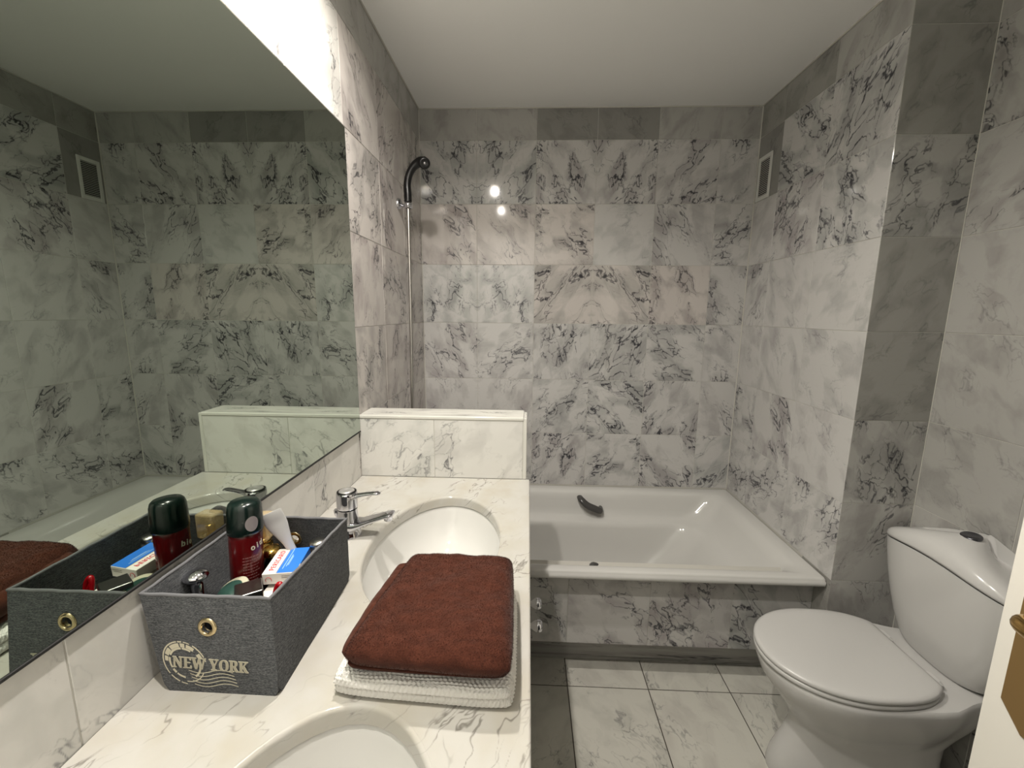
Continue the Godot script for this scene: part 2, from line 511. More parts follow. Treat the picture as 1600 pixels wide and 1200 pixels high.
# =====================================================================  shower and vent
func shower():
	var h = thing("shower_bracket", "small chrome shower bracket fixed to the tiled left wall", "bracket", Vector3(0.0, 1.953, 0.40))
	var b = MB.new()
	b.lathe([[0.0, 0.016], [0.010, 0.016], [0.019, 0.012], [0.023, 0.005], [0.023, 0.0]], 24)
	var ro = part("rosette", b, M.chrome, h)
	ro.basis = Basis(Vector3(0, 1, 0), Vector3(1, 0, 0), Vector3(0, 0, -1))
	var a = MB.new()
	a.tube(smooth_path([Vector3(0.010, 0, 0), Vector3(0.024, -0.010, 0.006), Vector3(0.036, -0.012, 0.014)], 4), [0.0075], 12, true)
	part("arm", a, M.chrome, h)
	var c = MB.new()
	c.lathe([[0.0105, -0.022], [0.0165, -0.022], [0.0175, -0.002], [0.0155, 0.0], [0.0105, 0.0]], 20)
	var cu = part("cradle", c, M.chrome, h)
	cu.position = Vector3(0.0515, -0.002, 0.022)
	# handset with its hose
	var t = thing("hand_shower", "black hand shower held in the wall bracket", "hand shower", Vector3(0.0515, 1.955, 0.424))
	var s = MB.new()
	s.tube(smooth_path([Vector3(0.0, 0.0, 0), Vector3(0.0, 0.03, 0), Vector3(-0.001, 0.07, 0), Vector3(0.008, 0.108, 0), Vector3(0.028, 0.140, 0), Vector3(0.055, 0.157, 0.002), Vector3(0.078, 0.155, 0.010)], 5), [0.0165, 0.0165, 0.0155, 0.0155, 0.017, 0.020, 0.021], 20, true)
	part("grip", s, M.black, t)
	var f = MB.new()
	f.lathe([[0.023, -0.012], [0.024, 0.0], [0.022, 0.008], [0.017, 0.0105], [0.011, 0.009], [0.0, 0.0095]], 28)
	var fa = part("spray_face", f, M.black, t)
	fa.position = Vector3(0.078, 0.148, 0.016)
	fa.basis = basis_y(Vector3(0.30, -0.30, 0.90))
	var n = MB.new()
	n.lathe([[0.0, 0.003], [0.0045, 0.003], [0.006, 0.0]], 16)
	var nz = MeshInstance3D.new()
	nz.name = "nozzle"
	nz.mesh = n.commit(M.chrome)
	nz.position = Vector3(0, 0.0095, 0)
	fa.add_child(nz, true)
	var hs = MB.new()
	var hp := []
	for i in 40:
		var f2 := i / 39.0
		hp.append(Vector3(0.0 + 0.004 * sin(f2 * 3.0), -0.005 - 1.235 * f2, 0.0 + 0.062 * f2))
	hp.append_array(smooth_path([Vector3(0.0, -1.29, 0.0645), Vector3(-0.006, -1.325, 0.0655), Vector3(-0.024, -1.344, 0.066), Vector3(-0.042, -1.345, 0.066)], 5))
	hs.tube(hp, [0.0068], 12, true)
	part("hose", hs, M.steel, t)
	var wo = MB.new()
	wo.lathe([[0.0, 0.014], [0.011, 0.014], [0.020, 0.010], [0.024, 0.004], [0.024, 0.0]], 24)
	var out = part("wall_outlet", wo, M.chrome, t)
	out.position = Vector3(-0.0515, -1.345, 0.066)
	out.basis = Basis(Vector3(0, 1, 0), Vector3(1, 0, 0), Vector3(0, 0, -1))


func vent():
	var t = thing("vent_grille", "small white louvred vent grille in the pier beside the ceiling", "vent", Vector3(W, 2.152, 0.0765))
	var hz := 0.0585
	var hy := 0.103
	var wd := 0.017
	var b = MB.new()
	b.box(Vector3(-0.006, -hy, -hz), Vector3(0, hy, -hz + wd), 0.0015)
	b.box(Vector3(-0.006, -hy, hz - wd), Vector3(0, hy, hz), 0.0015)
	b.box(Vector3(-0.006, hy - 0.02, -hz + wd), Vector3(0, hy, hz - wd), 0.0015)
	b.box(Vector3(-0.006, -hy, -hz + wd), Vector3(0, -hy + 0.02, hz - wd), 0.0015)
	part("frame", b, M.plastic_grey, t)
	var k = MB.new()
	k.box(Vector3(-0.0012, -hy + 0.018, -hz + wd - 0.002), Vector3(-0.0002, hy - 0.018, hz - wd + 0.002))
	part("back_board", k, M.dark, t)
	var sl = MB.new()
	sl.box(Vector3(-0.0006, -0.0012, -hz + wd - 0.001), Vector3(0.0006, 0.0012, hz - wd + 0.001))
	var sm: ArrayMesh = sl.commit(M.plastic_grey)
	for i in 19:
		var q := MeshInstance3D.new()
		q.name = "slat"
		q.mesh = sm
		q.position = Vector3(-0.0034, -hy + 0.024 + i * (2 * hy - 0.048) / 18.0, 0)
		q.rotation.z = 0.7
		t.add_child(q, true)


# =====================================================================  faucet
func faucet():
	var base := Vector3(0.122, YC, 1.318)
	var t = thing("mixer_tap", "chrome single-lever mixer tap beside the far basin", "faucet", base)
	var b = MB.new()
	b.lathe([[0.031, 0.0], [0.031, 0.004], [0.0285, 0.008], [0.0255, 0.035], [0.0235, 0.066], [0.0235, 0.0715]], 40)
	part("body", b, M.chrome, t)
	# spout: a flat tapering bar that rises slightly over the basin
	var rows := []
	for s in [[0.000, 0.016, 0.026, 0.040], [0.016, 0.018, 0.027, 0.040], [0.032, 0.026, 0.024, 0.040], [0.054, 0.036, 0.0215, 0.0475], [0.080, 0.0455, 0.0192, 0.0555], [0.096, 0.0515, 0.0182, 0.0605], [0.108, 0.0545, 0.0178, 0.0640], [0.114, 0.0555, 0.0165, 0.0640], [0.117, 0.0565, 0.0135, 0.0620]]:
		var o := []
		for i in 24:
			var w := TAU * i / 24
			var c := cos(w)
			var q := sin(w)
			var z: float = signf(c) * pow(absf(c), 0.55) * s[2]
			var y: float = (s[1] + s[3]) / 2 + signf(q) * pow(absf(q), 0.55) * (s[3] - s[1]) / 2
			o.append(Vector3(s[0], y, z))
		rows.append(o)
	var sp = MB.new()
	sp.grid(rows, true)
	sp.cap(rows[-1], false)
	part("spout", sp, M.chrome, t)
	var ae = MB.new()
	ae.lathe([[0.0, 0.0], [0.0085, 0.0], [0.0108, 0.002], [0.0108, 0.014]], 20)
	var aer = part("aerator", ae, M.chrome, t)
	aer.position = Vector3(0.103, 0.042, 0)
	var hd = MB.new()
	hd.lathe([[0.0235, 0.0745], [0.0248, 0.075], [0.0255, 0.078], [0.0255, 0.110], [0.0245, 0.1155], [0.022, 0.117]], 40)
	part("handle_hub", hd, M.chrome, t)
	var rg = MB.new()
	rg.lathe([[0.0232, 0.1155], [0.0236, 0.1175], [0.0190, 0.1185], [0.0187, 0.117]], 40)
	part("cap_ring", rg, M.black, t)
	var cp = MB.new()
	cp.lathe([[0.0187, 0.117], [0.0187, 0.1190], [0.015, 0.1208], [0.0075, 0.1215], [0.006, 0.1203], [0.0, 0.1206]], 32)
	part("cap", cp, M.satin, t)
	var lv = MB.new()
	var lr := []
	for s in [[0.016, 0.103, 0.0125, 0.007], [0.030, 0.1065, 0.0095, 0.0050], [0.048, 0.1100, 0.0080, 0.0040], [0.066, 0.1125, 0.0085, 0.0038], [0.077, 0.1130, 0.0095, 0.0038], [0.0825, 0.1125, 0.0075, 0.0030], [0.0850, 0.1120, 0.0035, 0.0016]]:
		var o := []
		for i in 16:
			var w := TAU * i / 16
			o.append(Vector3(s[0], s[1] + sin(w) * s[3], signf(cos(w)) * pow(absf(cos(w)), 0.7) * s[2]))
		lr.append(o)
	lv.grid(lr, true)
	lv.cap(lr[-1], false)
	var lev = part("lever", lv, M.chrome, t)
	lev.rotation.y = 0.04
	var pu = MB.new()
	pu.tube([Vector3(-0.034, 0.0, -0.012), Vector3(-0.034, 0.042, -0.012)], [0.0028], 10, true)
	pu.tube([Vector3(-0.034, 0.042, -0.012), Vector3(-0.035, 0.047, -0.012), Vector3(-0.036, 0.058, -0.0125), Vector3(-0.036, 0.062, -0.0125)], [0.003, 0.0055, 0.006, 0.004], 12, true)
	part("pop_up_rod", pu, M.chrome, t)


# =====================================================================  basket
const BASE := [Vector3(0.030, YC, 1.497), Vector3(0.200, YC, 1.497), Vector3(0.213, YC, 1.775), Vector3(0.038, YC, 1.773)]   # far left, far right, near right, near left
const TOP := [Vector3(0.008, 1.077, 1.515), Vector3(0.211, 1.077, 1.518), Vector3(0.2045, 1.077, 1.762), Vector3(0.0075, 1.077, 1.762)]


func face_at(i: int, j: int, u: float, v: float, off := 0.0) -> Vector3:
	# point on the outer face between corners i and j (u along, v up), off = distance outwards
	var a: Vector3 = BASE[i].lerp(BASE[j], u)
	var b: Vector3 = TOP[i].lerp(TOP[j], u)
	var n := face_normal(i, j)
	# cloth faces belly out a little
	var belly := 0.004 * sin(PI * u) * sin(PI * clampf(v, 0, 1))
	return a.lerp(b, v) + n * (off + belly)


func face_normal(i: int, j: int) -> Vector3:
	return (BASE[j] - BASE[i]).cross(TOP[i] - BASE[i]).normalized()


func basket_panel(i: int, j: int, hole: Variant) -> MB:
	# cloth panel 4 mm thick, with a round hole if hole = [u, v, radius]
	var b = MB.new()
	var th := 0.004
	var corner := func(u: float, v: float) -> Vector2:
		# rounded lower corners
		return Vector2(lerpf(u, 0.5 + (u - 0.5) * 0.93, clampf(1.0 - v / 0.10, 0, 1) ** 2), v)
	if hole == null:
		for side in [0.0, -th]:
			var rows := []
			for r in 13:
				var line := []
				for c in 13:
					var q: Vector2 = corner.call(c / 12.0, r / 12.0)
					line.append(face_at(i, j, q.x, q.y, side))
				if side < 0:
					line.reverse()
				rows.append(line)
			b.grid(rows, false, 0 if side == 0.0 else 1)
		var rim := [[], []]
		for c in 13:
			rim[0].append(face_at(i, j, c / 12.0, 1.0, 0))
			rim[1].append(face_at(i, j, c / 12.0, 1.0, -th))
		b.grid(rim, false, -1)
		return b
	var w: float = (TOP[j] - TOP[i]).length()
	var h: float = (TOP[i] - BASE[i]).length()
	var n := 48
	var ang := []
	for k in n:
		ang.append(TAU * k / n)
	for q in [Vector2(0, 0), Vector2(1, 0), Vector2(1, 1), Vector2(0, 1)]:
		ang.append(fposmod(atan2((q.y - hole[1]) * h, (q.x - hole[0]) * w), TAU))
	ang.sort()
	var edge := []
	var rounds := []
	for a in ang:
		var d := Vector2(cos(a) / w, sin(a) / h)
		var s := INF
		if d.x > 1e-6: s = minf(s, (1 - hole[0]) / d.x)
		if d.x < -1e-6: s = minf(s, -hole[0] / d.x)
		if d.y > 1e-6: s = minf(s, (1 - hole[1]) / d.y)
		if d.y < -1e-6: s = minf(s, -hole[1] / d.y)
		edge.append(Vector2(hole[0] + d.x * s, hole[1] + d.y * s))
		rounds.append(Vector2(hole[0] + d.x * hole[2], hole[1] + d.y * hole[2]))
	var both := []
	for side in [0.0, -th]:
		var rows := []
		for r in 9:
			var line := []
			for k in ang.size():
				var p: Vector2 = rounds[k].lerp(edge[k], r / 8.0)
				var q: Vector2 = corner.call(p.x, p.y)
				line.append(face_at(i, j, q.x, q.y, side))
			rows.append(line)
		both.append(rows)
	var outer: Array = both[0].duplicate()
	outer.reverse()
	b.grid(outer, true, 0)
	b.grid(both[1], true, 1)
	b.grid([both[0][0], both[1][0]], true, 2)
	b.grid([both[1][-1], both[0][-1]], true, 3)
	return b


func basket():
	var t = thing("storage_basket", "dark grey cloth storage box with a postmark print, full of toiletries", "storage box", Vector3(0.11, YC, 1.64))
	var near = part("front_panel", basket_panel(3, 2, [0.495, 0.705, 0.0086]), M.denim, t, true)
	var far = part("back_panel", basket_panel(1, 0, [0.58, 0.66, 0.0092]), M.denim, t, true)
	part("side_panel", basket_panel(2, 1, null), M.denim, t, true)
	part("side_panel", basket_panel(0, 3, null), M.denim, t, true)
	var fl = MB.new()
	var lo := []
	var hi := []
	for i in [0, 3, 2, 1]:
		var c: Vector3 = (BASE[0] + BASE[1] + BASE[2] + BASE[3]) / 4
		lo.append(BASE[i].lerp(c, 0.04))
		hi.append(BASE[i].lerp(c, 0.04) + Vector3(0, 0.004, 0))
	fl.grid([lo, hi], true, -1)
	fl.cap(hi, false)
	part("base_panel", fl, M.denim, t, true)
	# piped seam round the top edge and down the corners
	var pp = MB.new()
	var loop := []
	for e in [[0, 3], [3, 2], [2, 1], [1, 0]]:
		for k in 12:
			loop.append(face_at(e[0], e[1], k / 12.0, 1.0, -0.002) + Vector3(0, 0.0006 * sin(k * 2.1 + e[0]), 0))
	loop.append(loop[0])
	pp.tube(loop, [0.0027], 8, false)
	part("top_seam", pp, M.denim_light, t, true)
	# metal eyelets
	for q in [[near, 3, 2, 0.495, 0.705], [far, 1, 0, 0.58, 0.66]]:
		var n := face_normal(q[1], q[2])
		var g = MB.new()
		g.lathe([[0.0085, -0.006], [0.0085, 0.0012], [0.0094, 0.0024], [0.0120, 0.0022], [0.0145, 0.0006], [0.0145, 0.0]], 32)
		g.lathe([[0.0150, -0.0048], [0.0142, -0.0062], [0.0096, -0.0070], [0.0088, -0.006]], 32)
		var gi = part("eyelet", g, M.eyelet, q[0])
		gi.position = face_at(q[1], q[2], q[3], q[4], 0.0002)
		gi.basis = basis_y(n)
	# print on the front: postmark rings, wave lines and the words
	var nf := face_normal(3, 2)
	var right: Vector3 = (BASE[2] - BASE[3]).normalized()
	var up := nf.cross(right)
	var at := func(u: float, v: float, lift: float) -> Vector3:      # u, v in metres on the face
		return face_at(3, 2, u / 0.186, v / 0.149, lift)
	var pr = MB.new()
	var ribbon := func(pts: Array, w: float):
		var a := []
		var c := []
		for k in pts.size():
			var p0: Vector2 = pts[maxi(k - 1, 0)]
			var p1: Vector2 = pts[mini(k + 1, pts.size() - 1)]
			var d := (p1 - p0).normalized().orthogonal() * w / 2
			var p: Vector2 = pts[k]
			a.append(at.call(p.x + d.x, p.y + d.y, 0.0006))
			c.append(at.call(p.x - d.x, p.y - d.y, 0.0006))
		pr.grid([a, c], false, -1)
	var cc := Vector2(0.046, 0.047)
	rng.seed = 21
	for arc in [[0.0345, 0.0020, 100, 212, 0.0], [0.0345, 0.0020, 217, 242, 0.0], [0.0345, 0.0022, 86, 97, 0.0], [0.0345, 0.0016, 66, 82, 0.0], [0.0345, 0.0016, 246, 262, 0.0], [0.0345, 0.0022, 20, 58, 0.0], [0.0345, 0.0018, 8, 15, 0.0],
			[0.0290, 0.0062, 96, 128, 0.0], [0.0290, 0.0062, 78, 92, 0.0], [0.0290, 0.0058, 50, 74, 0.0], [0.0285, 0.0066, 18, 34, 0.0], [0.0290, 0.0062, 132, 156, 0.0], [0.0290, 0.0054, 160, 176, 0.0],
			[0.0240, 0.0032, 92, 150, 0.0], [0.0240, 0.0030, 56, 88, 0.0], [0.0240, 0.0030, 160, 200, 0.0], [0.0240, 0.0040, 206, 222, 0.0], [0.0240, 0.0030, 226, 258, 0.0], [0.0240, 0.0030, 300, 352, 0.0], [0.0300, 0.0016, 262, 330, 0.0]]:
		var pts := []
		var k := maxi(3, int((arc[3] - arc[2]) / 6.0))
		for i in k + 1:
			var w := deg_to_rad(lerpf(arc[2], arc[3], float(i) / k))
			pts.append(cc + Vector2(cos(w), sin(w)) * arc[0] * Vector2(1.0, 0.98))
		ribbon.call(pts, arc[1])
	for k in 5:
		var pts := []
		for i in 25:
			var f := i / 24.0
			pts.append(Vector2(0.049 + 0.070 * f + 0.001 * k, 0.0365 - 0.0056 * k - 0.001 * f + 0.0034 * sin(f * TAU * 1.0 + PI)))
		ribbon.call(pts, 0.0013)
	part("postmark_print", pr, M.print_cream, near)
	var tm := TextMesh.new()
	var font := SystemFont.new()
	font.font_names = PackedStringArray(["Droid Serif"])
	font.font_weight = 700
	tm.font = font
	tm.text = "NEW YORK"
	tm.font_size = 48
	tm.pixel_size = 0.00046
	tm.depth = 0.0006
	var words := MeshInstance3D.new()
	words.name = "printed_words"
	words.mesh = tm
	tm.material = M.print_cream
	near.add_child(words, true)
	words.position = at.call(0.0865, 0.0475, 0.0006)
	var tilt := deg_to_rad(-2.0)
	for off in [0.00045, -0.00045]:      # heavy lettering: the same print set again a hair to each side
		var again: MeshInstance3D = words.duplicate()
		near.add_child(again, true)
		again.position = words.position + right * off
		again.basis = Basis(right * cos(tilt) + up * sin(tilt), up * cos(tilt) - right * sin(tilt), nf) * Basis.from_scale(Vector3(0.92, 1.12, 1))
	words.basis = Basis(right * cos(tilt) + up * sin(tilt), up * cos(tilt) - right * sin(tilt), nf) * Basis.from_scale(Vector3(0.92, 1.12, 1))


func basket_contents():
	var fy := YC + 0.0042
	# spray can leaning a little
	var t = thing("spray_can", "tall dark red spray can with a dark green cap in the box", "spray can", Vector3(0.068, fy, 1.625))
	var b = MB.new()
	b.lathe([[0.0, 0.0], [0.0245, 0.0], [0.0265, 0.003], [0.0265, 0.165], [0.0255, 0.172], [0.0225, 0.178]], 48)
	part("can_body", b, M.can_red, t)
	var c = MB.new()
	c.lathe([[0.0262, 0.170], [0.0280, 0.171], [0.0284, 0.176], [0.0272, 0.215], [0.0250, 0.2225], [0.0215, 0.2262], [0.0, 0.2285]], 48)
	part("cap", c, M.cap_green, t)
	var ov = MB.new()
	var rows := []
	for r in 4:
		var line := []
		for i in 25:
			var w := TAU * i / 24
			var q := Vector2(cos(w) * 0.0105, sin(w) * 0.0135) * (1.0 - r / 3.0 * 0.999)
			var a := 0.98 + q.x / 0.0276      # round the cap, facing the camera's right
			var y := 0.192 + q.y
			var rad := lerpf(0.0284, 0.0272, (y - 0.176) / 0.039) + 0.0003
			line.append(Vector3(sin(a) * rad, y, cos(a) * rad))
		rows.append(line)
	ov.grid(rows, false)
	part("oval_sticker", ov, M.sticker, t)
	# small print on the can: rows of fine lettering and a word
	var pr = MB.new()
	rng.seed = 5
	for k in 14:
		var y := 0.130 - k * 0.0055
		var a0 := 0.35 + 0.05 * rng.randf()
		var a1 := 1.15 + 0.25 * rng.randf()
		var seg := a0
		while seg < a1:
			var e := minf(seg + 0.06 + 0.14 * rng.randf(), a1)
			var l := []
			var h := []
			for i in 4:
				var a := lerpf(seg, e, i / 3.0)
				l.append(Vector3(sin(a) * 0.02665, y, cos(a) * 0.02665))
				h.append(Vector3(sin(a) * 0.02665, y + 0.0016, cos(a) * 0.02665))
			pr.grid([l, h], false)
			seg = e + 0.035
	part("fine_print", pr, M.print_pink, t)
	for q in [[1.30, 0.147], [-1.6, 0.142]]:
		curved_word("oid", t, q[0], q[1], 0.0266, M.print_cream)
	t.rotation = Vector3(-0.03, 0.0, -0.03)

	# perfume bottle with a clear amber cap, behind the can
	t = thing("perfume_bottle", "perfume bottle with a clear beige cap behind the spray can", "bottle", Vector3(0.055, fy, 1.553))
	b = MB.new()
	b.rslab(0.056, 0.098, 0.032, 0.008, 0.006)
	part("bottle_body", b, M.amber_glass, t)
	b = MB.new()
	b.lathe([[0.015, 0.098], [0.019, 0.099], [0.019, 0.106], [0.014, 0.107], [0.0135, 0.111], [0.018, 0.112], [0.018, 0.117], [0.0, 0.118]], 28)
	part("gold_collar", b, M.gold, t)
	b = MB.new()
	b.lathe([[0.0, 0.118], [0.008, 0.118], [0.008, 0.142], [0.007, 0.144], [0.0, 0.144]], 20)
	part("pump_stem", b, M.gold, t)
	b = MB.new()
	b.rslab(0.042, 0.050, 0.030, 0.007, 0.004)
	var cap = part("cap", b, M.amber_clear, t)
	cap.position.y = 0.1185
	t.rotation.y = 0.12

	# white squeeze tube standing on its cap, crimped end up, leaning
	t = thing("squeeze_tube", "white squeeze tube standing crimped end up in the box", "tube", Vector3(0.141, 1.012, 1.573))
	var rings := []
	for s in [[0.0, 0.0065, 0.0065], [0.03, 0.0072, 0.0068], [0.052, 0.0095, 0.0062], [0.072, 0.0150, 0.0048], [0.088, 0.0195, 0.0030], [0.098, 0.0208, 0.0014], [0.1005, 0.0205, 0.0020], [0.116, 0.0212, 0.0012], [0.117, 0.0210, 0.0006]]:
		rings.append(ell_ring(s[1], s[2], s[0], 28))
	b = MB.new()
	b.grid(rings, true)
	b.cap(rings[-1], false)
	part("tube_body", b, M.plastic_white, t)
	b = MB.new()
	b.lathe([[0.0, -0.06], [0.0100, -0.06], [0.0108, -0.056], [0.0100, -0.012], [0.0066, 0.0]], 28)
	part("screw_cap", b, M.plastic_white, t)
	t.rotation = Vector3(0.02, 0.2, 0.40)

	# dark bottle with a gold button top
	t = thing("nail_bottle", "dark bottle with a domed gold top in front of the tube", "bottle", Vector3(0.092, fy, 1.582))
	b = MB.new()
	b.lathe([[0.0, 0.0], [0.016, 0.0], [0.018, 0.003], [0.018, 0.082], [0.012, 0.096], [0.0105, 0.100]], 32)
	part("bottle_body", b, M.teal_glass, t)
	b = MB.new()
	b.lathe([[0.0105, 0.100], [0.0150, 0.101], [0.0160, 0.104], [0.0160, 0.111], [0.0140, 0.1145], [0.008, 0.1165], [0.0, 0.117]], 32)
	part("gold_cap", b, M.gold, t)

	# little clear flip-top bottle by the far right corner
	t = thing("clear_vial", "small clear vial with a silver top in the far corner", "vial", Vector3(0.178, fy, 1.563))
	b = MB.new()
	b.lathe([[0.0, 0.0], [0.012, 0.0], [0.013, 0.002], [0.013, 0.106], [0.011, 0.110]], 28)
	part("vial_body", b, M.clear, t)
	b = MB.new()
	b.lathe([[0.012, 0.110], [0.0145, 0.111], [0.0148, 0.119], [0.013, 0.1215], [0.0, 0.122]], 28)
	part("lid", b, M.steel, t)
	t.rotation = Vector3(0.0, 0, 0.05)

	# medicine carton
	t = thing("medicine_carton", "white and blue medicine carton with red lettering", "carton", Vector3(0.139, 1.0425, 1.612))
	var cx := Vector3(0.92, 0.0, -0.15).normalized()
	var yaw := 0.155
	b = MB.new()
	b.box(Vector3(-0.028, -0.021, -0.036), Vector3(0.028, 0.0, 0.036), 0.0007)
	part("carton_box", b, M.card_white, t)
	b = MB.new()
	b.box(Vector3(-0.004, -0.0002, -0.0352), Vector3(0.0275, 0.0004, 0.0352))
	b.box(Vector3(0.0272, -0.013, -0.0352), Vector3(0.0284, 0.0002, 0.012))
	part("blue_panel", b, M.card_blue, t)
	b = MB.new()
	for q in [[0.0015, 0.0, 0.058], [0.0055, 0.006, 0.034], [0.0075, 0.006, 0.026]]:
		b.box(Vector3(q[0], 0.0002, -q[2] / 2 + q[1] - 0.004), Vector3(q[0] + 0.0011, 0.0007, q[2] / 2 + q[1] - 0.004))
	part("panel_lines", b, M.card_pale, t)
	b = MB.new()
	b.box(Vector3(-0.0052, -0.0002, -0.0352), Vector3(-0.0044, 0.0005, 0.0352))
	b.box(Vector3(0.004, -0.006, 0.0357), Vector3(0.026, -0.0053, 0.0364))
	b.box(Vector3(0.004, -0.0095, 0.0357), Vector3(0.022, -0.0088, 0.0364))
	part("grey_rules", b, M.card_grey, t)
	var wd := word("PERICARD", 0.00020, 0.0004, M.card_red)
	t.add_child(wd, true)
	wd.basis = Basis(Vector3(0, 0, -1), Vector3(-1, 0, 0), Vector3(0, 1, 0)) * Basis.from_scale(Vector3(1.22, 1.25, 1))
	wd.position = Vector3(-0.0155, 0.0003, 0.0)
	b = MB.new()
	b.tube(arc_path(Vector3(-0.018, -0.012, 0.0362), 0.0050, 24), [0.0005], 6, false)
	part("round_mark", b, M.card_red, t)
	t.rotation = Vector3(0.07, yaw, 0.02)
	# stack of folded paper that the carton lies on
	t = thing("paper_pack", "white paper pack under the medicine carton", "paper pack", Vector3(0.150, fy, 1.632))
	b = MB.new()
	b.box(Vector3(-0.032, 0.0, -0.040), Vector3(0.026, 0.079, 0.046), 0.002)
	part("paper_body", b, M.card_white, t)
	t.rotation.y = 0.1

	# red hair clip stuck upright beside it
	t = thing("hair_clip", "red plastic hair clip against the right side of the box", "hair clip", Vector3(0.1615, 0.994, 1.688))
	b = MB.new()
	b.tube(smooth_path([Vector3(-0.006, 0.0, 0.012), Vector3(-0.003, 0.022, 0.004), Vector3(0.0015, 0.044, -0.004), Vector3(0.006, 0.050, -0.006), Vector3(0.0105, 0.042, -0.004), Vector3(0.0115, 0.026, 0.0), Vector3(0.009, 0.010, 0.003)], 5), [0.0022, 0.0030, 0.0042, 0.0048, 0.0046, 0.0034, 0.0022], 12, true)
	part("clip_arm", b, M.clip_red, t)
	b = MB.new()
	b.tube(smooth_path([Vector3(0.002, 0.040, -0.003), Vector3(0.006, 0.030, 0.0), Vector3(0.008, 0.018, 0.002)], 4), [0.0042, 0.0036, 0.002], 10, true)
	part("clip_jaw", b, M.clip_red, t)

	# bottle with a square silver lid
	t = thing("square_bottle", "black bottle with a flat square silver lid near the front panel", "bottle", Vector3(0.1185, fy, 1.688))
	b = MB.new()
	b.rslab(0.036, 0.092, 0.036, 0.003, 0.002)
	part("bottle_body", b, M.black, t)
	b = MB.new()
	b.rslab(0.040, 0.016, 0.040, 0.0025, 0.0018)
	var sq = part("lid", b, M.silver_dull, t)
	sq.position.y = 0.0925
	t.rotation = Vector3(0.0, 0.62, 0.0)

	# compact lying tilted on its edge
	t = thing("round_compact", "round green compact with a beige rim lying tilted", "compact", Vector3(0.083, 1.026, 1.676))
	b = MB.new()
	b.lathe([[0.0, -0.006], [0.023, -0.006], [0.0245, -0.004], [0.0245, 0.003], [0.0225, 0.0045], [0.0, 0.0045]], 40)
	part("case", b, M.beige, t)
	b = MB.new()
	b.lathe([[0.0, 0.0062], [0.0188, 0.0060], [0.0200, 0.0048], [0.0200, 0.0040]], 40)
	var dl = part("green_lid", b, M.compact_green, t)
	dl.position = Vector3(-0.003, 0, 0.003)
	t.rotation = Vector3(0.22, 0.3, 0.30)
	# dark jar under it
	t = thing("cosmetic_jar", "dark jar holding up the round compact", "jar", Vector3(0.072, fy, 1.690))
	b = MB.new()
	b.lathe([[0.0, 0.0], [0.022, 0.0], [0.024, 0.003], [0.024, 0.066], [0.022, 0.070], [0.0, 0.070]], 32)
	part("jar_body", b, M.black, t)
	b = MB.new()
	b.lathe([[0.0, 0.0705], [0.0235, 0.0705], [0.0245, 0.073], [0.0245, 0.082], [0.022, 0.084], [0.0, 0.084]], 32)
	part("jar_lid", b, M.dark, t)

	# roller with a mushroom-shaped chrome head
	t = thing("chrome_roller", "mushroom-shaped chrome massager head by the mirror side of the box", "massager", Vector3(0.0275, fy, 1.684))
	b = MB.new()
	b.lathe([[0.0, 0.0], [0.012, 0.0], [0.0135, 0.003], [0.0115, 0.06], [0.009, 0.075]], 28)
	part("handle", b, M.black, t)
	b = MB.new()
	b.lathe([[0.009, 0.075], [0.0092, 0.108], [0.0085, 0.113], [0.0135, 0.117], [0.0185, 0.121], [0.0188, 0.124], [0.0150, 0.1285], [0.008, 0.1315], [0.0, 0.1325]], 36)
	part("head", b, M.chrome, t)


# =====================================================================  towels
func cloth_slab(q: Array, y0: float, y1: float, nx: int, nz: int, er: float, top_fn: Callable, edge_fn: Variant = null) -> MB:
	# q: corners far left, far right, near right, near left (xz); both faces curve into rounded edges of radius er
	var b = MB.new()
	var warp := func(s: float) -> float: return 0.5 - 0.5 * cos(PI * s) if true else s
	var mid := (y0 + y1) / 2
	for side in [1, -1]:
		var rows := []
		for r in nz + 1:
			var v: float = lerpf(r / float(nz), warp.call(r / float(nz)), 0.55)
			var line := []
			for c in nx + 1:
				var u: float = lerpf(c / float(nx), warp.call(c / float(nx)), 0.55)
				# corners pulled in, so that the outline is rounded
				var pull := 1.0 - 0.045 * pow(absf(2 * u - 1), 5) * pow(absf(2 * v - 1), 5)
				var uu := 0.5 + (u - 0.5) * pull
				var vv := 0.5 + (v - 0.5) * pull
				var p: Vector2 = (q[0] as Vector2).lerp(q[1], uu).lerp((q[3] as Vector2).lerp(q[2], uu), vv)
				var wx: float = (q[2] - q[3]).length()
				var wz: float = (q[3] - q[0]).length()
				var dx: float = minf(u, 1 - u) * wx
				var dz: float = minf(v, 1 - v) * wz
				var k := func(d: float) -> float: return sqrt(maxf(0.0, 1.0 - pow(maxf(0.0, 1.0 - d / er), 2)))
				var e: float = k.call(dx) * k.call(dz)
				var h: float = ((y1 - mid) if side > 0 else (mid - y0)) * e
				var y: float = mid + side * h
				if side > 0:
					y += e * top_fn.call(p, u, v)
				if edge_fn:
					var ox: float = signf(u - 0.5) * (1.0 - k.call(dx))
					var oz: float = signf(v - 0.5) * (1.0 - k.call(dz))
					p += Vector2(ox * edge_fn.call(p.y, y), oz * edge_fn.call(p.x, y))
				line.append(Vector3(p.x, y, p.y))
			if side < 0:
				line.reverse()
			rows.append(line)
		rows.reverse()
		b.grid(rows, false, 0)
	return b


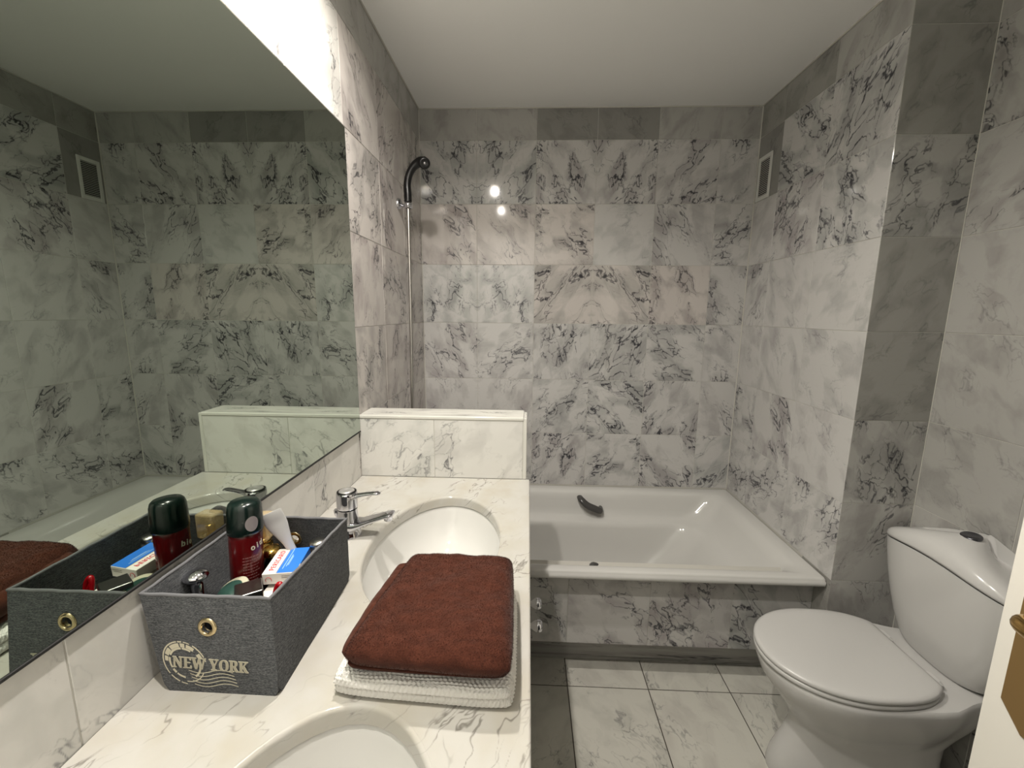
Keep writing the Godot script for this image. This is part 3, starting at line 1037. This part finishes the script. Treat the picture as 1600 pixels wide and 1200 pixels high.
func towels():
	var n1 := noise(31, 11.0, 2)
	var n2 := noise(32, 60.0, 2)
	var n3 := noise(33, 420.0, 1)
	# white waffle towel under the stack
	var t = thing("white_towel", "folded white waffle-weave towel under the brown towel", "towel", Vector3(0.42, YC, 1.66))
	var yb := YC + 0.0006
	var waffle := func(p: Vector2, _u: float, _v: float) -> float:
		var brick := 0.0034 * (int(floor(p.y / 0.0060)) & 1)
		return 0.0026 * pow(absf(sin((p.x + brick) * PI / 0.0068) * sin(p.y * PI / 0.0060)), 0.7) + 0.0018 * n1.get_noise_2d(p.x, p.y)
	var beads := func(s: float, y: float) -> float:
		var sh := 0.0034 * (int(floor(y / 0.0054)) & 1)
		return 0.0030 * pow(absf(sin((s + sh) * PI / 0.0068) * sin(y * PI / 0.0054)), 0.7)
	var lay = cloth_slab([Vector2(0.300, 1.535), Vector2(0.556, 1.532), Vector2(0.560, 1.786), Vector2(0.288, 1.772)], yb, yb + 0.016, 230, 220, 0.008, waffle, beads)
	part("lower_fold", lay, M.waffle, t, true)
	lay = cloth_slab([Vector2(0.304, 1.537), Vector2(0.553, 1.534), Vector2(0.557, 1.787), Vector2(0.289, 1.775)], yb + 0.0150, yb + 0.0315, 230, 220, 0.008, waffle, beads)
	part("upper_fold", lay, M.waffle, t, true)
	# brown plush towel, folded over
	var y2 := yb + 0.0342
	t = thing("brown_towel", "folded brown plush towel on top of the white towel", "towel", Vector3(0.43, y2, 1.66))
	var plush := func(p: Vector2, u: float, v: float) -> float:
		return 0.0042 * n1.get_noise_2d(p.x * 1.2, p.y) + 0.0006 * n2.get_noise_2d(p.x, p.y) + 0.0005 * n3.get_noise_2d(p.x, p.y) - 0.009 * pow(maxf(0.0, v - 0.45) / 0.55, 2) - 0.004 * pow(maxf(0.0, 0.25 - u) / 0.25, 2) - 0.003 * pow(maxf(0.0, u - 0.8) / 0.2, 2)
	var low = cloth_slab([Vector2(0.325, 1.552), Vector2(0.548, 1.550), Vector2(0.548, 1.774), Vector2(0.306, 1.766)], y2, y2 + 0.024, 120, 120, 0.012, plush)
	part("lower_fold", low, M.plush, t, true)
	low = cloth_slab([Vector2(0.322, 1.552), Vector2(0.546, 1.548), Vector2(0.550, 1.778), Vector2(0.299, 1.768)], y2 + 0.012, y2 + 0.053, 120, 120, 0.016, plush)
	part("middle_fold", low, M.plush, t, true)
	low = cloth_slab([Vector2(0.345, 1.536), Vector2(0.550, 1.534), Vector2(0.558, 1.796), Vector2(0.309, 1.782)], y2 + 0.016, y2 + 0.063, 170, 170, 0.024, plush)
	var top = part("upper_fold", low, M.plush, t, true)
	# short pile standing out of the plush
	rng.seed = 77
	var bl = MB.new()
	bl.tri(Vector3(-0.00022, 0, 0), Vector3(0.00022, 0, 0), Vector3(0.0001, 0.0024, 0.0004))
	bl.tri(Vector3(0, 0, -0.00022), Vector3(0, 0, 0.00022), Vector3(0.0001, 0.0024, 0.0004))
	var mm := MultiMesh.new()
	mm.transform_format = MultiMesh.TRANSFORM_3D
	mm.mesh = bl.commit(M.plush)
	mm.instance_count = 42000
	var n_tri: int = low.g.size()
	for i in mm.instance_count:
		var k := (rng.randi() % n_tri) * 3
		var a := rng.randf()
		var b := rng.randf() * (1.0 - a)
		var pa: Vector3 = low.v[k]
		var pb: Vector3 = low.v[k + 1]
		var pc: Vector3 = low.v[k + 2]
		var nn := (pc - pa).cross(pb - pa).normalized()
		var dir := (nn + Vector3(rng.randf() - 0.5, rng.randf() - 0.5, rng.randf() - 0.5) * 1.3 + Vector3(0.25, -0.1, 0.3)).normalized()
		mm.set_instance_transform(i, Transform3D(basis_y(dir) * Basis(Vector3.UP, rng.randf() * TAU) * Basis.from_scale(Vector3.ONE * (0.7 + 0.6 * rng.randf())), pa + (pb - pa) * a + (pc - pa) * b - dir * 0.0003))
	var pile := MultiMeshInstance3D.new()
	pile.name = "pile"
	pile.multimesh = mm
	pile.set_meta("kind", "stuff")
	top.add_child(pile, true)


# =====================================================================  materials and textures
func mat(c: Color, rough: float, metal := 0.0, spec := 0.5) -> StandardMaterial3D:
	var m := StandardMaterial3D.new()
	m.albedo_color = c
	m.roughness = rough
	m.metallic = metal
	m.metallic_specular = spec
	return m


func noise(s: int, freq: float, oct := 3, warp := 0.0) -> FastNoiseLite:
	var n := FastNoiseLite.new()
	n.seed = s
	n.noise_type = FastNoiseLite.TYPE_SIMPLEX_SMOOTH
	n.frequency = freq
	n.fractal_octaves = oct
	n.fractal_type = FastNoiseLite.FRACTAL_FBM if oct > 1 else FastNoiseLite.FRACTAL_NONE
	if warp > 0:
		n.domain_warp_enabled = true
		n.domain_warp_amplitude = warp
		n.domain_warp_frequency = freq * 0.8
		n.domain_warp_fractal_type = FastNoiseLite.DOMAIN_WARP_FRACTAL_NONE
	return n


const CELLS := 8
const CELL := 192


func marble_atlas() -> ImageTexture:
	# 8 x 8 different slabs of veined marble: rows 0-2 heavily veined, 3-4 medium, 5 nearly plain, 6 pale with thin veins, 7 floor
	var size := CELLS * CELL
	var data := PackedByteArray()
	data.resize(size * size * 3)
	var nw := noise(3, 3.4, 4)
	var nv := noise(11, 2.1, 5)
	var nf := noise(12, 5.2, 4)
	var nm := noise(13, 1.7, 3)
	var nc := noise(14, 2.4, 5)
	var r := RandomNumberGenerator.new()
	r.seed = 99
	for cy in CELLS:
		for cx in CELLS:
			var rot := (0.25 + 0.6 * r.randf()) * (1.0 if r.randf() < 0.5 else -1.0)
			var sy := 0.42 + 0.22 * r.randf()
			var ox := r.randf() * 400.0
			var oy := r.randf() * 400.0
			var heavy := 1.0 if cy < 3 else 0.85 if cy < 5 else 0.22 if cy == 5 else 0.55 if cy == 6 else 0.34
			var bias := (0.23 if cy < 3 else -0.04 if cy < 5 else -0.3) + 0.16 * (r.randf() - 0.5)
			var cloud := 0.75 if cy < 5 else 0.6 if cy == 5 else 0.4
			var pink := r.randf()
			var ca := cos(rot)
			var sa := sin(rot)
			for py in CELL:
				var v := py / float(CELL)
				var at := ((cy * CELL + py) * size + cx * CELL) * 3
				for px in CELL:
					var u := px / float(CELL)
					var x := (u * ca - v * sa) + ox
					var y := (u * sa + v * ca) * sy + oy
					var wp := nw.get_noise_2d(x, y)
					x += wp * 0.10
					y += wp * 0.06
					var m := clampf(nm.get_noise_2d(x, y) * 1.9 + 0.38 + bias, 0.0, 1.0)
					m = m * m * (3.0 - 2.0 * m)
					var a := absf(nv.get_noise_2d(x, y))
					var f := absf(nf.get_noise_2d(x, y))
					var c := nc.get_noise_2d(x + 7.0, y * 1.3)
					var vein := maxf(0.0, 1.0 - a / (0.020 + 0.030 * m)) * (0.15 + 0.95 * m) * clampf(0.85 + 1.5 * c, 0.15, 1.0)
					var fine := maxf(0.0, 1.0 - f / (0.03 + 0.055 * m)) * m * clampf(0.80 - 1.3 * wp, 0.0, 1.0)
					var d := clampf((vein * 1.0 + fine * 0.95) * heavy, 0.0, 1.0)
					var g := clampf(0.10 + c * 1.1 + m * 0.42 * heavy, 0.0, 1.0) * cloud
					# pale stone, grey clouds with a faint green or pink cast, dark slate veins
					data[at] = int(lerpf(lerpf(207.0, 150.0 + 9.0 * pink, g), 66.0, d))
					data[at + 1] = int(lerpf(lerpf(205.0, 152.0, g), 66.0, d))
					data[at + 2] = int(lerpf(lerpf(202.0, 149.0 + 3.0 * pink, g), 70.0, d))
					at += 3
	return ImageTexture.create_from_image(Image.create_from_data(size, size, false, Image.FORMAT_RGB8, data))


func counter_texture() -> ImageTexture:
	var w := 704
	var h := 1408
	var data := PackedByteArray()
	data.resize(w * h * 3)
	var nw := noise(40, 9.0, 4)
	var nv := noise(41, 3.6, 5)
	var nf := noise(42, 13.0, 4)
	var nm := noise(43, 6.0, 3)
	var nc := noise(44, 7.0, 4)
	var at := 0
	for py in h:
		var z := py / float(h) * 1.5
		for px in w:
			var x := px / float(w) * 0.75
			var wp := nw.get_noise_2d(x, z) * 0.022
			var xx := x + z * 0.55 + wp
			var zz := z * 0.75 - x * 0.5 + wp * 0.6
			var c := nc.get_noise_2d(x * 1.2 + 3.0, z)
			var m := clampf(nm.get_noise_2d(xx, zz * 0.6) * 1.9 + 0.30, 0.0, 1.0)
			var a := absf(nv.get_noise_2d(xx * 1.3, zz * 0.7))
			var f := absf(nf.get_noise_2d(xx * 1.5, zz * 0.45))
			var d := maxf(0.0, 1.0 - a / 0.014) * (0.15 + 0.75 * m) * clampf(0.5 + 1.6 * c, 0.0, 1.0) + maxf(0.0, 1.0 - f / 0.055) * m * clampf(0.40 - 1.6 * c, 0.0, 0.7)
			d = clampf(d, 0.0, 0.62)
			var g := clampf(0.22 + 1.1 * c, 0.0, 1.0) * 0.55
			data[at] = int(lerpf(lerpf(212.0, 198.0, g), 112.0, d))
			data[at + 1] = int(lerpf(lerpf(209.0, 190.0, g), 108.0, d))
			data[at + 2] = int(lerpf(lerpf(202.0, 172.0, g), 100.0, d))
			at += 3
	return ImageTexture.create_from_image(Image.create_from_data(w, h, false, Image.FORMAT_RGB8, data))


func grain_texture(s: int, w: int, h: int, fx: float, fy: float, dark: Color, light: Color, fx2 := 0.0, fy2 := 0.0) -> ImageTexture:
	# woven or plush grain: two colours mixed by stretched noise, and a little white noise
	var n := noise(s, 1.0, 2)
	var r := RandomNumberGenerator.new()
	r.seed = s
	var data := PackedByteArray()
	data.resize(w * h * 3)
	var at := 0
	for py in h:
		for px in w:
			var f := n.get_noise_2d(px * fx, py * fy)
			if fx2 > 0:
				f = f * 0.5 + 0.75 * n.get_noise_2d(px * fx2 + 50.0, py * fy2)
			f = clampf(0.5 + f * 0.75 + (r.randf() - 0.5) * 0.5, 0.0, 1.0)
			var c := dark.lerp(light, f)
			data[at] = int(c.r * 255.0)
			data[at + 1] = int(c.g * 255.0)
			data[at + 2] = int(c.b * 255.0)
			at += 3
	return ImageTexture.create_from_image(Image.create_from_data(w, h, false, Image.FORMAT_RGB8, data))


func triplanar(m: StandardMaterial3D, per_metre: float):
	m.uv1_triplanar = true
	m.uv1_world_triplanar = true
	m.uv1_scale = Vector3.ONE * per_metre


func make_materials():
	var atlas := marble_atlas()
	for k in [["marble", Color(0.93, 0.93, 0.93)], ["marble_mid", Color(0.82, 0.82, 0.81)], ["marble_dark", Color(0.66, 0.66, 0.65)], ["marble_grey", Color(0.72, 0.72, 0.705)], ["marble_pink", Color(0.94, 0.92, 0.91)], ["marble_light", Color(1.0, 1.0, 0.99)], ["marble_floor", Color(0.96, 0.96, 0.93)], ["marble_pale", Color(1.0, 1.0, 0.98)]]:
		var m := mat(k[1], 0.07, 0.0, 0.5)
		m.albedo_texture = atlas
		M[k[0]] = m
	M.marble_pale.uv1_scale = Vector3(0.1, 0.1, 0.1)
	M.marble_pale.uv1_offset = Vector3(0.02, 0.77, 0)
	M.marble_floor.roughness = 0.24
	M.marble_mid = M.marble_mid
	M.counter = mat(Color(0.87, 0.87, 0.87), 0.09)
	M.counter.albedo_texture = counter_texture()
	M.grout = mat(Color(0.74, 0.73, 0.70), 0.85)
	M.grout_dark = mat(Color(0.30, 0.28, 0.25), 0.9)
	M.paint = mat(Color(0.95, 0.948, 0.938), 0.9)
	M.paint_gloss = mat(Color(0.86, 0.85, 0.82), 0.35)
	M.paint_door = mat(Color(0.90, 0.885, 0.85), 0.42)
	M.enamel = mat(Color(0.775, 0.77, 0.755), 0.10)
	M.ceramic = mat(Color(0.82, 0.815, 0.80), 0.07)
	M.ceramic_dull = mat(Color(0.77, 0.765, 0.755), 0.16)
	M.plastic_white = mat(Color(0.77, 0.765, 0.755), 0.28)
	M.plastic_grey = mat(Color(0.78, 0.78, 0.76), 0.45)
	M.mirror = mat(Color(0.72, 0.755, 0.715), 0.0, 1.0)
	M.chrome = mat(Color(0.80, 0.80, 0.82), 0.06, 1.0)
	M.satin = mat(Color(0.80, 0.79, 0.78), 0.32, 0.7)
	M.steel = mat(Color(0.72, 0.71, 0.69), 0.28, 1.0)
	M.silver_dull = mat(Color(0.60, 0.60, 0.58), 0.25, 1.0)
	M.button = mat(Color(0.42, 0.42, 0.44), 0.22, 0.9)
	M.brass = mat(Color(0.78, 0.64, 0.40), 0.22, 1.0)
	M.brass_aged = mat(Color(0.66, 0.54, 0.36), 0.5, 0.75)
	M.gold = mat(Color(0.85, 0.72, 0.42), 0.18, 1.0)
	M.eyelet = mat(Color(0.78, 0.71, 0.56), 0.25, 1.0)
	M.black = mat(Color(0.025, 0.025, 0.028), 0.30)
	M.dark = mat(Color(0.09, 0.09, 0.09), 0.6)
	M.grip = mat(Color(0.30, 0.295, 0.29), 0.25, 0.3)
	M.glow = mat(Color(1, 0.96, 0.9), 0.4)
	M.glow.emission_enabled = true
	M.glow.emission = Color(1.0, 0.93, 0.82)
	M.glow.emission_energy_multiplier = 60.0
	M.denim = mat(Color(1, 1, 1), 0.85, 0.0, 0.3)
	M.denim.albedo_texture = grain_texture(51, 512, 512, 0.010, 0.24, Color(0.13, 0.137, 0.15), Color(0.53, 0.535, 0.54), 0.05, 0.5)
	triplanar(M.denim, 7.0)
	M.denim_light = mat(Color(0.40, 0.40, 0.41), 0.9)
	M.print_cream = mat(Color(0.80, 0.775, 0.69), 0.8)
	M.print_pink = mat(Color(0.52, 0.33, 0.33), 0.6)
	M.sticker = mat(Color(0.55, 0.52, 0.52), 0.35)
	M.can_red = mat(Color(0.33, 0.022, 0.03), 0.22)
	M.cap_green = mat(Color(0.035, 0.10, 0.085), 0.20)
	M.amber_glass = mat(Color(0.62, 0.45, 0.18), 0.12, 0.0)
	M.amber_clear = mat(Color(0.93, 0.82, 0.62, 0.35), 0.1)
	M.amber_clear.transparency = BaseMaterial3D.TRANSPARENCY_ALPHA
	M.teal_glass = mat(Color(0.03, 0.075, 0.085), 0.1)
	M.clear = mat(Color(0.9, 0.9, 0.92, 0.25), 0.05)
	M.clear.transparency = BaseMaterial3D.TRANSPARENCY_ALPHA
	M.card_white = mat(Color(0.92, 0.90, 0.87), 0.5)
	M.card_blue = mat(Color(0.16, 0.45, 0.82), 0.4)
	M.card_pale = mat(Color(0.62, 0.77, 0.93), 0.5)
	M.card_grey = mat(Color(0.52, 0.50, 0.48), 0.5)
	M.card_red = mat(Color(0.82, 0.30, 0.34), 0.5)
	M.clip_red = mat(Color(0.62, 0.03, 0.08), 0.2)
	M.beige = mat(Color(0.74, 0.72, 0.63), 0.4)
	M.compact_green = mat(Color(0.16, 0.27, 0.24), 0.3)
	M.plush = mat(Color(1, 1, 1), 1.0, 0.0, 0.1)
	M.plush.albedo_texture = grain_texture(61, 512, 512, 0.012, 0.02, Color(0.215, 0.115, 0.085), Color(0.335, 0.19, 0.145), 0.30, 0.16)
	triplanar(M.plush, 5.0)
	M.plush.rim_enabled = true
	M.plush.rim = 0.25
	M.plush.rim_tint = 0.6
	M.waffle = mat(Color(0.92, 0.91, 0.89), 0.95, 0.0, 0.2)
	var wi := Image.create(48, 48, false, Image.FORMAT_L8)
	for y in 48:
		for x in 48:
			var sh := 12.0 if y >= 24 else 0.0
			var q := absf(sin((x + sh) * PI / 24.0) * sin(y * PI / 24.0))
			wi.set_pixel(x, y, Color.WHITE * (0.1 + 0.85 * pow(q, 0.8)))
	M.waffle.heightmap_enabled = true
	M.waffle.heightmap_texture = ImageTexture.create_from_image(wi)
	M.waffle.heightmap_scale = 0.16
	M.waffle.uv1_scale = Vector3(19, 18, 1)
	M.waffle.rim_enabled = true
	M.waffle.rim = 0.3


# =====================================================================  tiles
func pick(s: String) -> int:
	var rows: Array = {"H": [0, 1, 2], "M": [3, 4], "Q": [3, 4], "P": [5], "p": [5], "D": [5], "d": [5], "m": [3, 4], "L": [6], "F": [7]}[s]
	var best := 0
	for _try in 12:
		best = rows[rng.randi() % rows.size()] * CELLS + rng.randi() % CELLS
		if not recent.has(best):
			break
	recent.append(best)
	if recent.size() > 14:
		recent.pop_front()
	return best


func mat_of(s: String) -> StandardMaterial3D:
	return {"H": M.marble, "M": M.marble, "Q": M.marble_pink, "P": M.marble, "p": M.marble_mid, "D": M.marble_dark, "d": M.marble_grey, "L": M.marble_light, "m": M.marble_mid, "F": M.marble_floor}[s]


func tile(parent: Node3D, p: Vector3, right: Vector3, up: Vector3, w: float, h: float, cell: int, fu: bool, fv: bool, m: Material, keep_right: bool):
	# one slab with chamfered edges; p is its lower left corner seen from the room, on the wall's face
	var n := right.cross(up)
	var j := 0.0009
	var key := [snappedf(w, 0.0005), snappedf(h, 0.0005), cell, fu, fv, keep_right]
	if not tile_meshes.has(key):
		var hw := w / 2 - j
		var hh := h / 2 - j
		var c := 0.0008
		var d := 0.0058
		var b = MB.new()
		var f := [Vector3(-hw + c, -hh + c, 0), Vector3(hw - c, -hh + c, 0), Vector3(hw - c, hh - c, 0), Vector3(-hw + c, hh - c, 0)]
		var e := [Vector3(-hw, -hh, -c), Vector3(hw, -hh, -c), Vector3(hw, hh, -c), Vector3(-hw, hh, -c)]
		var k := [Vector3(-hw, -hh, -d), Vector3(hw, -hh, -d), Vector3(hw, hh, -d), Vector3(-hw, hh, -d)]
		b.quad(f[0], f[1], f[2], f[3])
		for i in 4:
			var q := (i + 1) % 4
			b.quad(e[i], e[q], f[q], f[i])
			b.quad(k[i], k[q], e[q], e[i])
		var cx := cell % CELLS
		var cy := cell / CELLS
		b.uv_fn = func(v: Vector3) -> Vector2:
			var a := clampf((v.x + hw) / 0.31, 0.0, 1.0)
			if keep_right:
				a = 1.0 - clampf((hw - v.x) / 0.31, 0.0, 1.0)
			var o := clampf((hh - v.y) / 0.31, 0.0, 1.0)
			if fu: a = 1.0 - a
			if fv: o = 1.0 - o
			return Vector2((cx + 0.012 + 0.976 * a) / CELLS, (cy + 0.012 + 0.976 * o) / CELLS)
		tile_meshes[key] = b.commit(null)
	var o := MeshInstance3D.new()
	o.name = "tile"
	o.mesh = tile_meshes[key]
	o.material_override = m
	var tilt := Basis(right, (rng.randf() - 0.5) * 0.004) * Basis(up, (rng.randf() - 0.5) * 0.004)
	o.transform = Transform3D(tilt * Basis(right, up, n), p + right * w / 2 + up * h / 2)
	parent.add_child(o, true)


# =====================================================================  scene helpers
func numbered(s: String) -> String:
	var k: int = used.get(s, 0)
	used[s] = k + 1
	return s if k == 0 else "%s_%03d" % [s, k]


func thing(called: String, label: String, category: String, at: Vector3, group := "") -> Node3D:
	var o := Node3D.new()
	o.name = numbered(called)
	add_child(o)
	o.position = at
	o.set_meta("label", label)
	o.set_meta("category", category)
	if group:
		o.set_meta("group", group)
	return o


func part(called: String, b: MB, m: Material, parent: Node3D, world := false) -> MeshInstance3D:
	# world: the shape was built in room coordinates
	var o := MeshInstance3D.new()
	o.name = called
	o.mesh = b.commit(m)
	parent.add_child(o, true)
	if world:
		o.position = -parent.position
	return o


func struct(called: String, b: MB, m: Material) -> MeshInstance3D:
	var o := MeshInstance3D.new()
	o.name = called
	o.mesh = b.commit(m)
	o.set_meta("kind", "structure")
	add_child(o)
	return o


func struct_box(called: String, a: Vector3, c: Vector3, m: Material) -> MeshInstance3D:
	var b = MB.new()
	b.box(a, c)
	return struct(called, b, m)


func word(s: String, px: float, depth: float, m: Material) -> MeshInstance3D:
	var tm := TextMesh.new()
	var font := SystemFont.new()
	font.font_names = PackedStringArray(["Droid Sans"])
	font.font_weight = 700
	tm.font = font
	tm.text = s
	tm.font_size = 48
	tm.pixel_size = px
	tm.depth = depth
	tm.material = m
	var o := MeshInstance3D.new()
	o.name = "printed_word"
	o.mesh = tm
	return o


func curved_word(s: String, parent: Node3D, a0: float, y: float, rad: float, m: Material):
	# letters set one by one round a cylinder, centred on angle a0, slightly rising
	var hold := Node3D.new()
	hold.name = "printed_word"
	parent.add_child(hold, true)
	for i in s.length():
		var o := word(s[i], 0.00028, 0.0004, m)
		o.name = "letter"
		var a := a0 + (i - (s.length() - 1) / 2.0) * 0.30
		o.position = Vector3(sin(a) * rad, y + 0.0015 * i, cos(a) * rad)
		o.basis = Basis(Vector3.UP, a) * Basis(Vector3(0, 0, 1), 0.12)
		hold.add_child(o, true)


func basis_y(n: Vector3) -> Basis:
	# a basis whose y axis is n
	n = n.normalized()
	var x := n.cross(Vector3(0, 0, 1) if absf(n.z) < 0.9 else Vector3(1, 0, 0)).normalized()
	return Basis(x, n, x.cross(n))


func rrect(x0: float, x1: float, z0: float, z1: float, r: float, k: int, y: float) -> Array:
	# rounded rectangle, anticlockwise seen from above
	var o := []
	for c in [[x1 - r, z1 - r, -PI / 2], [x1 - r, z0 + r, 0.0], [x0 + r, z0 + r, PI / 2], [x0 + r, z1 - r, PI]]:
		for i in k + 1:
			var w: float = c[2] + PI / 2 * i / k
			o.append(Vector3(c[0] + r * cos(w), y, c[1] - r * sin(w)))
	return o


func ell_ring(a: float, b: float, y: float, n: int) -> Array:
	var o := []
	for i in n:
		var w := TAU * i / n
		o.append(Vector3(a * cos(w), y, -b * sin(w)))
	return o


func arc_path(c: Vector3, r: float, n: int) -> Array:
	var o := []
	for i in n + 1:
		var w := lerpf(-0.5, PI + 0.5, i / float(n))
		o.append(c + Vector3(cos(w) * r, sin(w) * r, 0))
	return o


func smooth_path(p: Array, k: int) -> Array:
	# Catmull-Rom through the points
	var o := []
	for i in p.size() - 1:
		var a: Vector3 = p[maxi(i - 1, 0)]
		var b: Vector3 = p[i]
		var c: Vector3 = p[i + 1]
		var d: Vector3 = p[mini(i + 2, p.size() - 1)]
		for j in k:
			var t := j / float(k)
			o.append(0.5 * ((2.0 * b) + (c - a) * t + (2.0 * a - 5.0 * b + 4.0 * c - d) * t * t + (3.0 * b - a - 3.0 * c + d) * t * t * t))
	o.append(p[-1])
	return o


# =====================================================================  mesh builder
class MB:
	var v := PackedVector3Array()
	var g := PackedInt32Array()
	var uv := PackedVector2Array()
	var uv_fn: Variant = null

	# corners anticlockwise seen from outside
	func quad(a: Vector3, b: Vector3, c: Vector3, d: Vector3, group := -1, ua := Vector2(0, 0), ub := Vector2(1, 0), uc := Vector2(1, 1), ud := Vector2(0, 1)):
		tri(a, b, c, group, ua, ub, uc)
		tri(a, c, d, group, ua, uc, ud)

	func tri(a: Vector3, b: Vector3, c: Vector3, group := -1, ua := Vector2(0, 0), ub := Vector2(1, 0), uc := Vector2(1, 1)):
		if a.is_equal_approx(b) or b.is_equal_approx(c) or a.is_equal_approx(c):
			return
		v.append(a); v.append(c); v.append(b)
		uv.append(ua); uv.append(uc); uv.append(ub)
		g.append(group)

	# rows of points; outward is (along the row) x (towards the next row)
	func grid(rows: Array, closed: bool, group := 0):
		var n: int = rows[0].size()
		var cols := n if closed else n - 1
		for i in rows.size() - 1:
			for j in cols:
				var k := (j + 1) % n
				var u0 := j / float(maxi(cols, 1))
				var u1 := (j + 1) / float(maxi(cols, 1))
				var v0 := i / float(maxi(rows.size() - 1, 1))
				var v1 := (i + 1) / float(maxi(rows.size() - 1, 1))
				quad(rows[i][j], rows[i][k], rows[i + 1][k], rows[i + 1][j], group, Vector2(u0, v0), Vector2(u1, v0), Vector2(u1, v1), Vector2(u0, v1))

	func cap(ring: Array, down: bool, group := 7):
		var c := Vector3.ZERO
		for p in ring:
			c += p
		c /= ring.size()
		for j in ring.size():
			var k := (j + 1) % ring.size()
			if down:
				tri(c, ring[k], ring[j], group)
			else:
				tri(c, ring[j], ring[k], group)

	func lathe(profile: Array, n: int, group := 0):
		var rows := []
		for p in profile:
			var o := []
			for i in n:
				var w := TAU * i / n
				o.append(Vector3(p[0] * cos(w), p[1], -p[0] * sin(w)))
			rows.append(o)
		grid(rows, true, group)

	func box(a: Vector3, c: Vector3, e := 0.0):
		# axis-aligned box between two corners, edges chamfered by e
		var x := [a.x, c.x]
		var y := [a.y, c.y]
		var z := [a.z, c.z]
		if e <= 0.0:
			var p := func(i: int, j: int, k: int) -> Vector3: return Vector3(x[i], y[j], z[k])
			quad(p.call(0, 0, 1), p.call(1, 0, 1), p.call(1, 1, 1), p.call(0, 1, 1))
			quad(p.call(1, 0, 0), p.call(0, 0, 0), p.call(0, 1, 0), p.call(1, 1, 0))
			quad(p.call(1, 0, 1), p.call(1, 0, 0), p.call(1, 1, 0), p.call(1, 1, 1))
			quad(p.call(0, 0, 0), p.call(0, 0, 1), p.call(0, 1, 1), p.call(0, 1, 0))
			quad(p.call(0, 1, 1), p.call(1, 1, 1), p.call(1, 1, 0), p.call(0, 1, 0))
			quad(p.call(0, 0, 0), p.call(1, 0, 0), p.call(1, 0, 1), p.call(0, 0, 1))
			return
		var ring := func(i: float, yy: float) -> Array:
			# plan octagon (chamfered corners)
			var f := e + i
			return [Vector3(c.x - f, yy, c.z - i), Vector3(c.x - i, yy, c.z - f), Vector3(c.x - i, yy, a.z + f), Vector3(c.x - f, yy, a.z + i), Vector3(a.x + f, yy, a.z + i), Vector3(a.x + i, yy, a.z + f), Vector3(a.x + i, yy, c.z - f), Vector3(a.x + f, yy, c.z - i)]
		var rows := [ring.call(e, a.y), ring.call(0.0, a.y + e), ring.call(0.0, c.y - e), ring.call(e, c.y)]
		grid(rows, true, -1)
		cap(rows[0], true, -1)
		cap(rows[3], false, -1)

	func rslab(w: float, h: float, d: float, rc: float, re: float):
		# block w x h x d on y = 0 with rounded plan corners rc and rounded edges re
		var rows := []
		for s in [[re, 0.0], [re * 0.3, re * 0.3], [0.0, re], [0.0, h - re], [re * 0.3, h - re * 0.3], [re, h]]:
			var o := []
			var r: float = maxf(rc - s[0], 0.0005)
			var hx: float = w / 2 - s[0]
			var hz: float = d / 2 - s[0]
			for c in [[hx - r, hz - r, -PI / 2], [hx - r, -hz + r, 0.0], [-hx + r, -hz + r, PI / 2], [-hx + r, hz - r, PI]]:
				for i in 5:
					var a: float = c[2] + PI / 2 * i / 4
					o.append(Vector3(c[0] + r * cos(a), s[1], c[1] - r * sin(a)))
			rows.append(o)
		grid(rows, true)
		cap(rows[0], true)
		cap(rows[-1], false)

	func bar(a: Vector3, c: Vector3, r: float):
		tube([a, c], [r], 8, true)

	func tube(path: Array, radii: Array, n: int, caps: bool, flat := 1.0):
		var rows := []
		var side := Vector3.ZERO
		for i in path.size():
			var d: Vector3 = (path[mini(i + 1, path.size() - 1)] - path[maxi(i - 1, 0)]).normalized()
			if side == Vector3.ZERO:
				side = d.cross(Vector3.UP if absf(d.y) < 0.9 else Vector3(1, 0, 0)).normalized()
			side = (side - d * side.dot(d)).normalized()
			var other := d.cross(side)
			var f := i / float(maxi(path.size() - 1, 1)) * (radii.size() - 1)
			var k := mini(int(f), radii.size() - 1)
			var r: float = lerpf(radii[k], radii[mini(k + 1, radii.size() - 1)], f - k)
			var o := []
			for j in n:
				var w := TAU * j / n
				o.append(path[i] + (side * cos(w) + other * sin(w) * flat) * r)
			rows.append(o)
		grid(rows, true, 0)
		if caps:
			cap(rows[0], true)
			cap(rows[-1], false)

	func commit(m: Material) -> ArrayMesh:
		var st := SurfaceTool.new()
		st.begin(Mesh.PRIMITIVE_TRIANGLES)
		for i in g.size():
			st.set_smooth_group(g[i])
			for k in 3:
				var q := i * 3 + k
				st.set_uv(uv_fn.call(v[q]) if uv_fn else uv[q])
				st.add_vertex(v[q])
		st.generate_normals()
		st.index()
		if m:
			st.set_material(m)
		return st.commit()
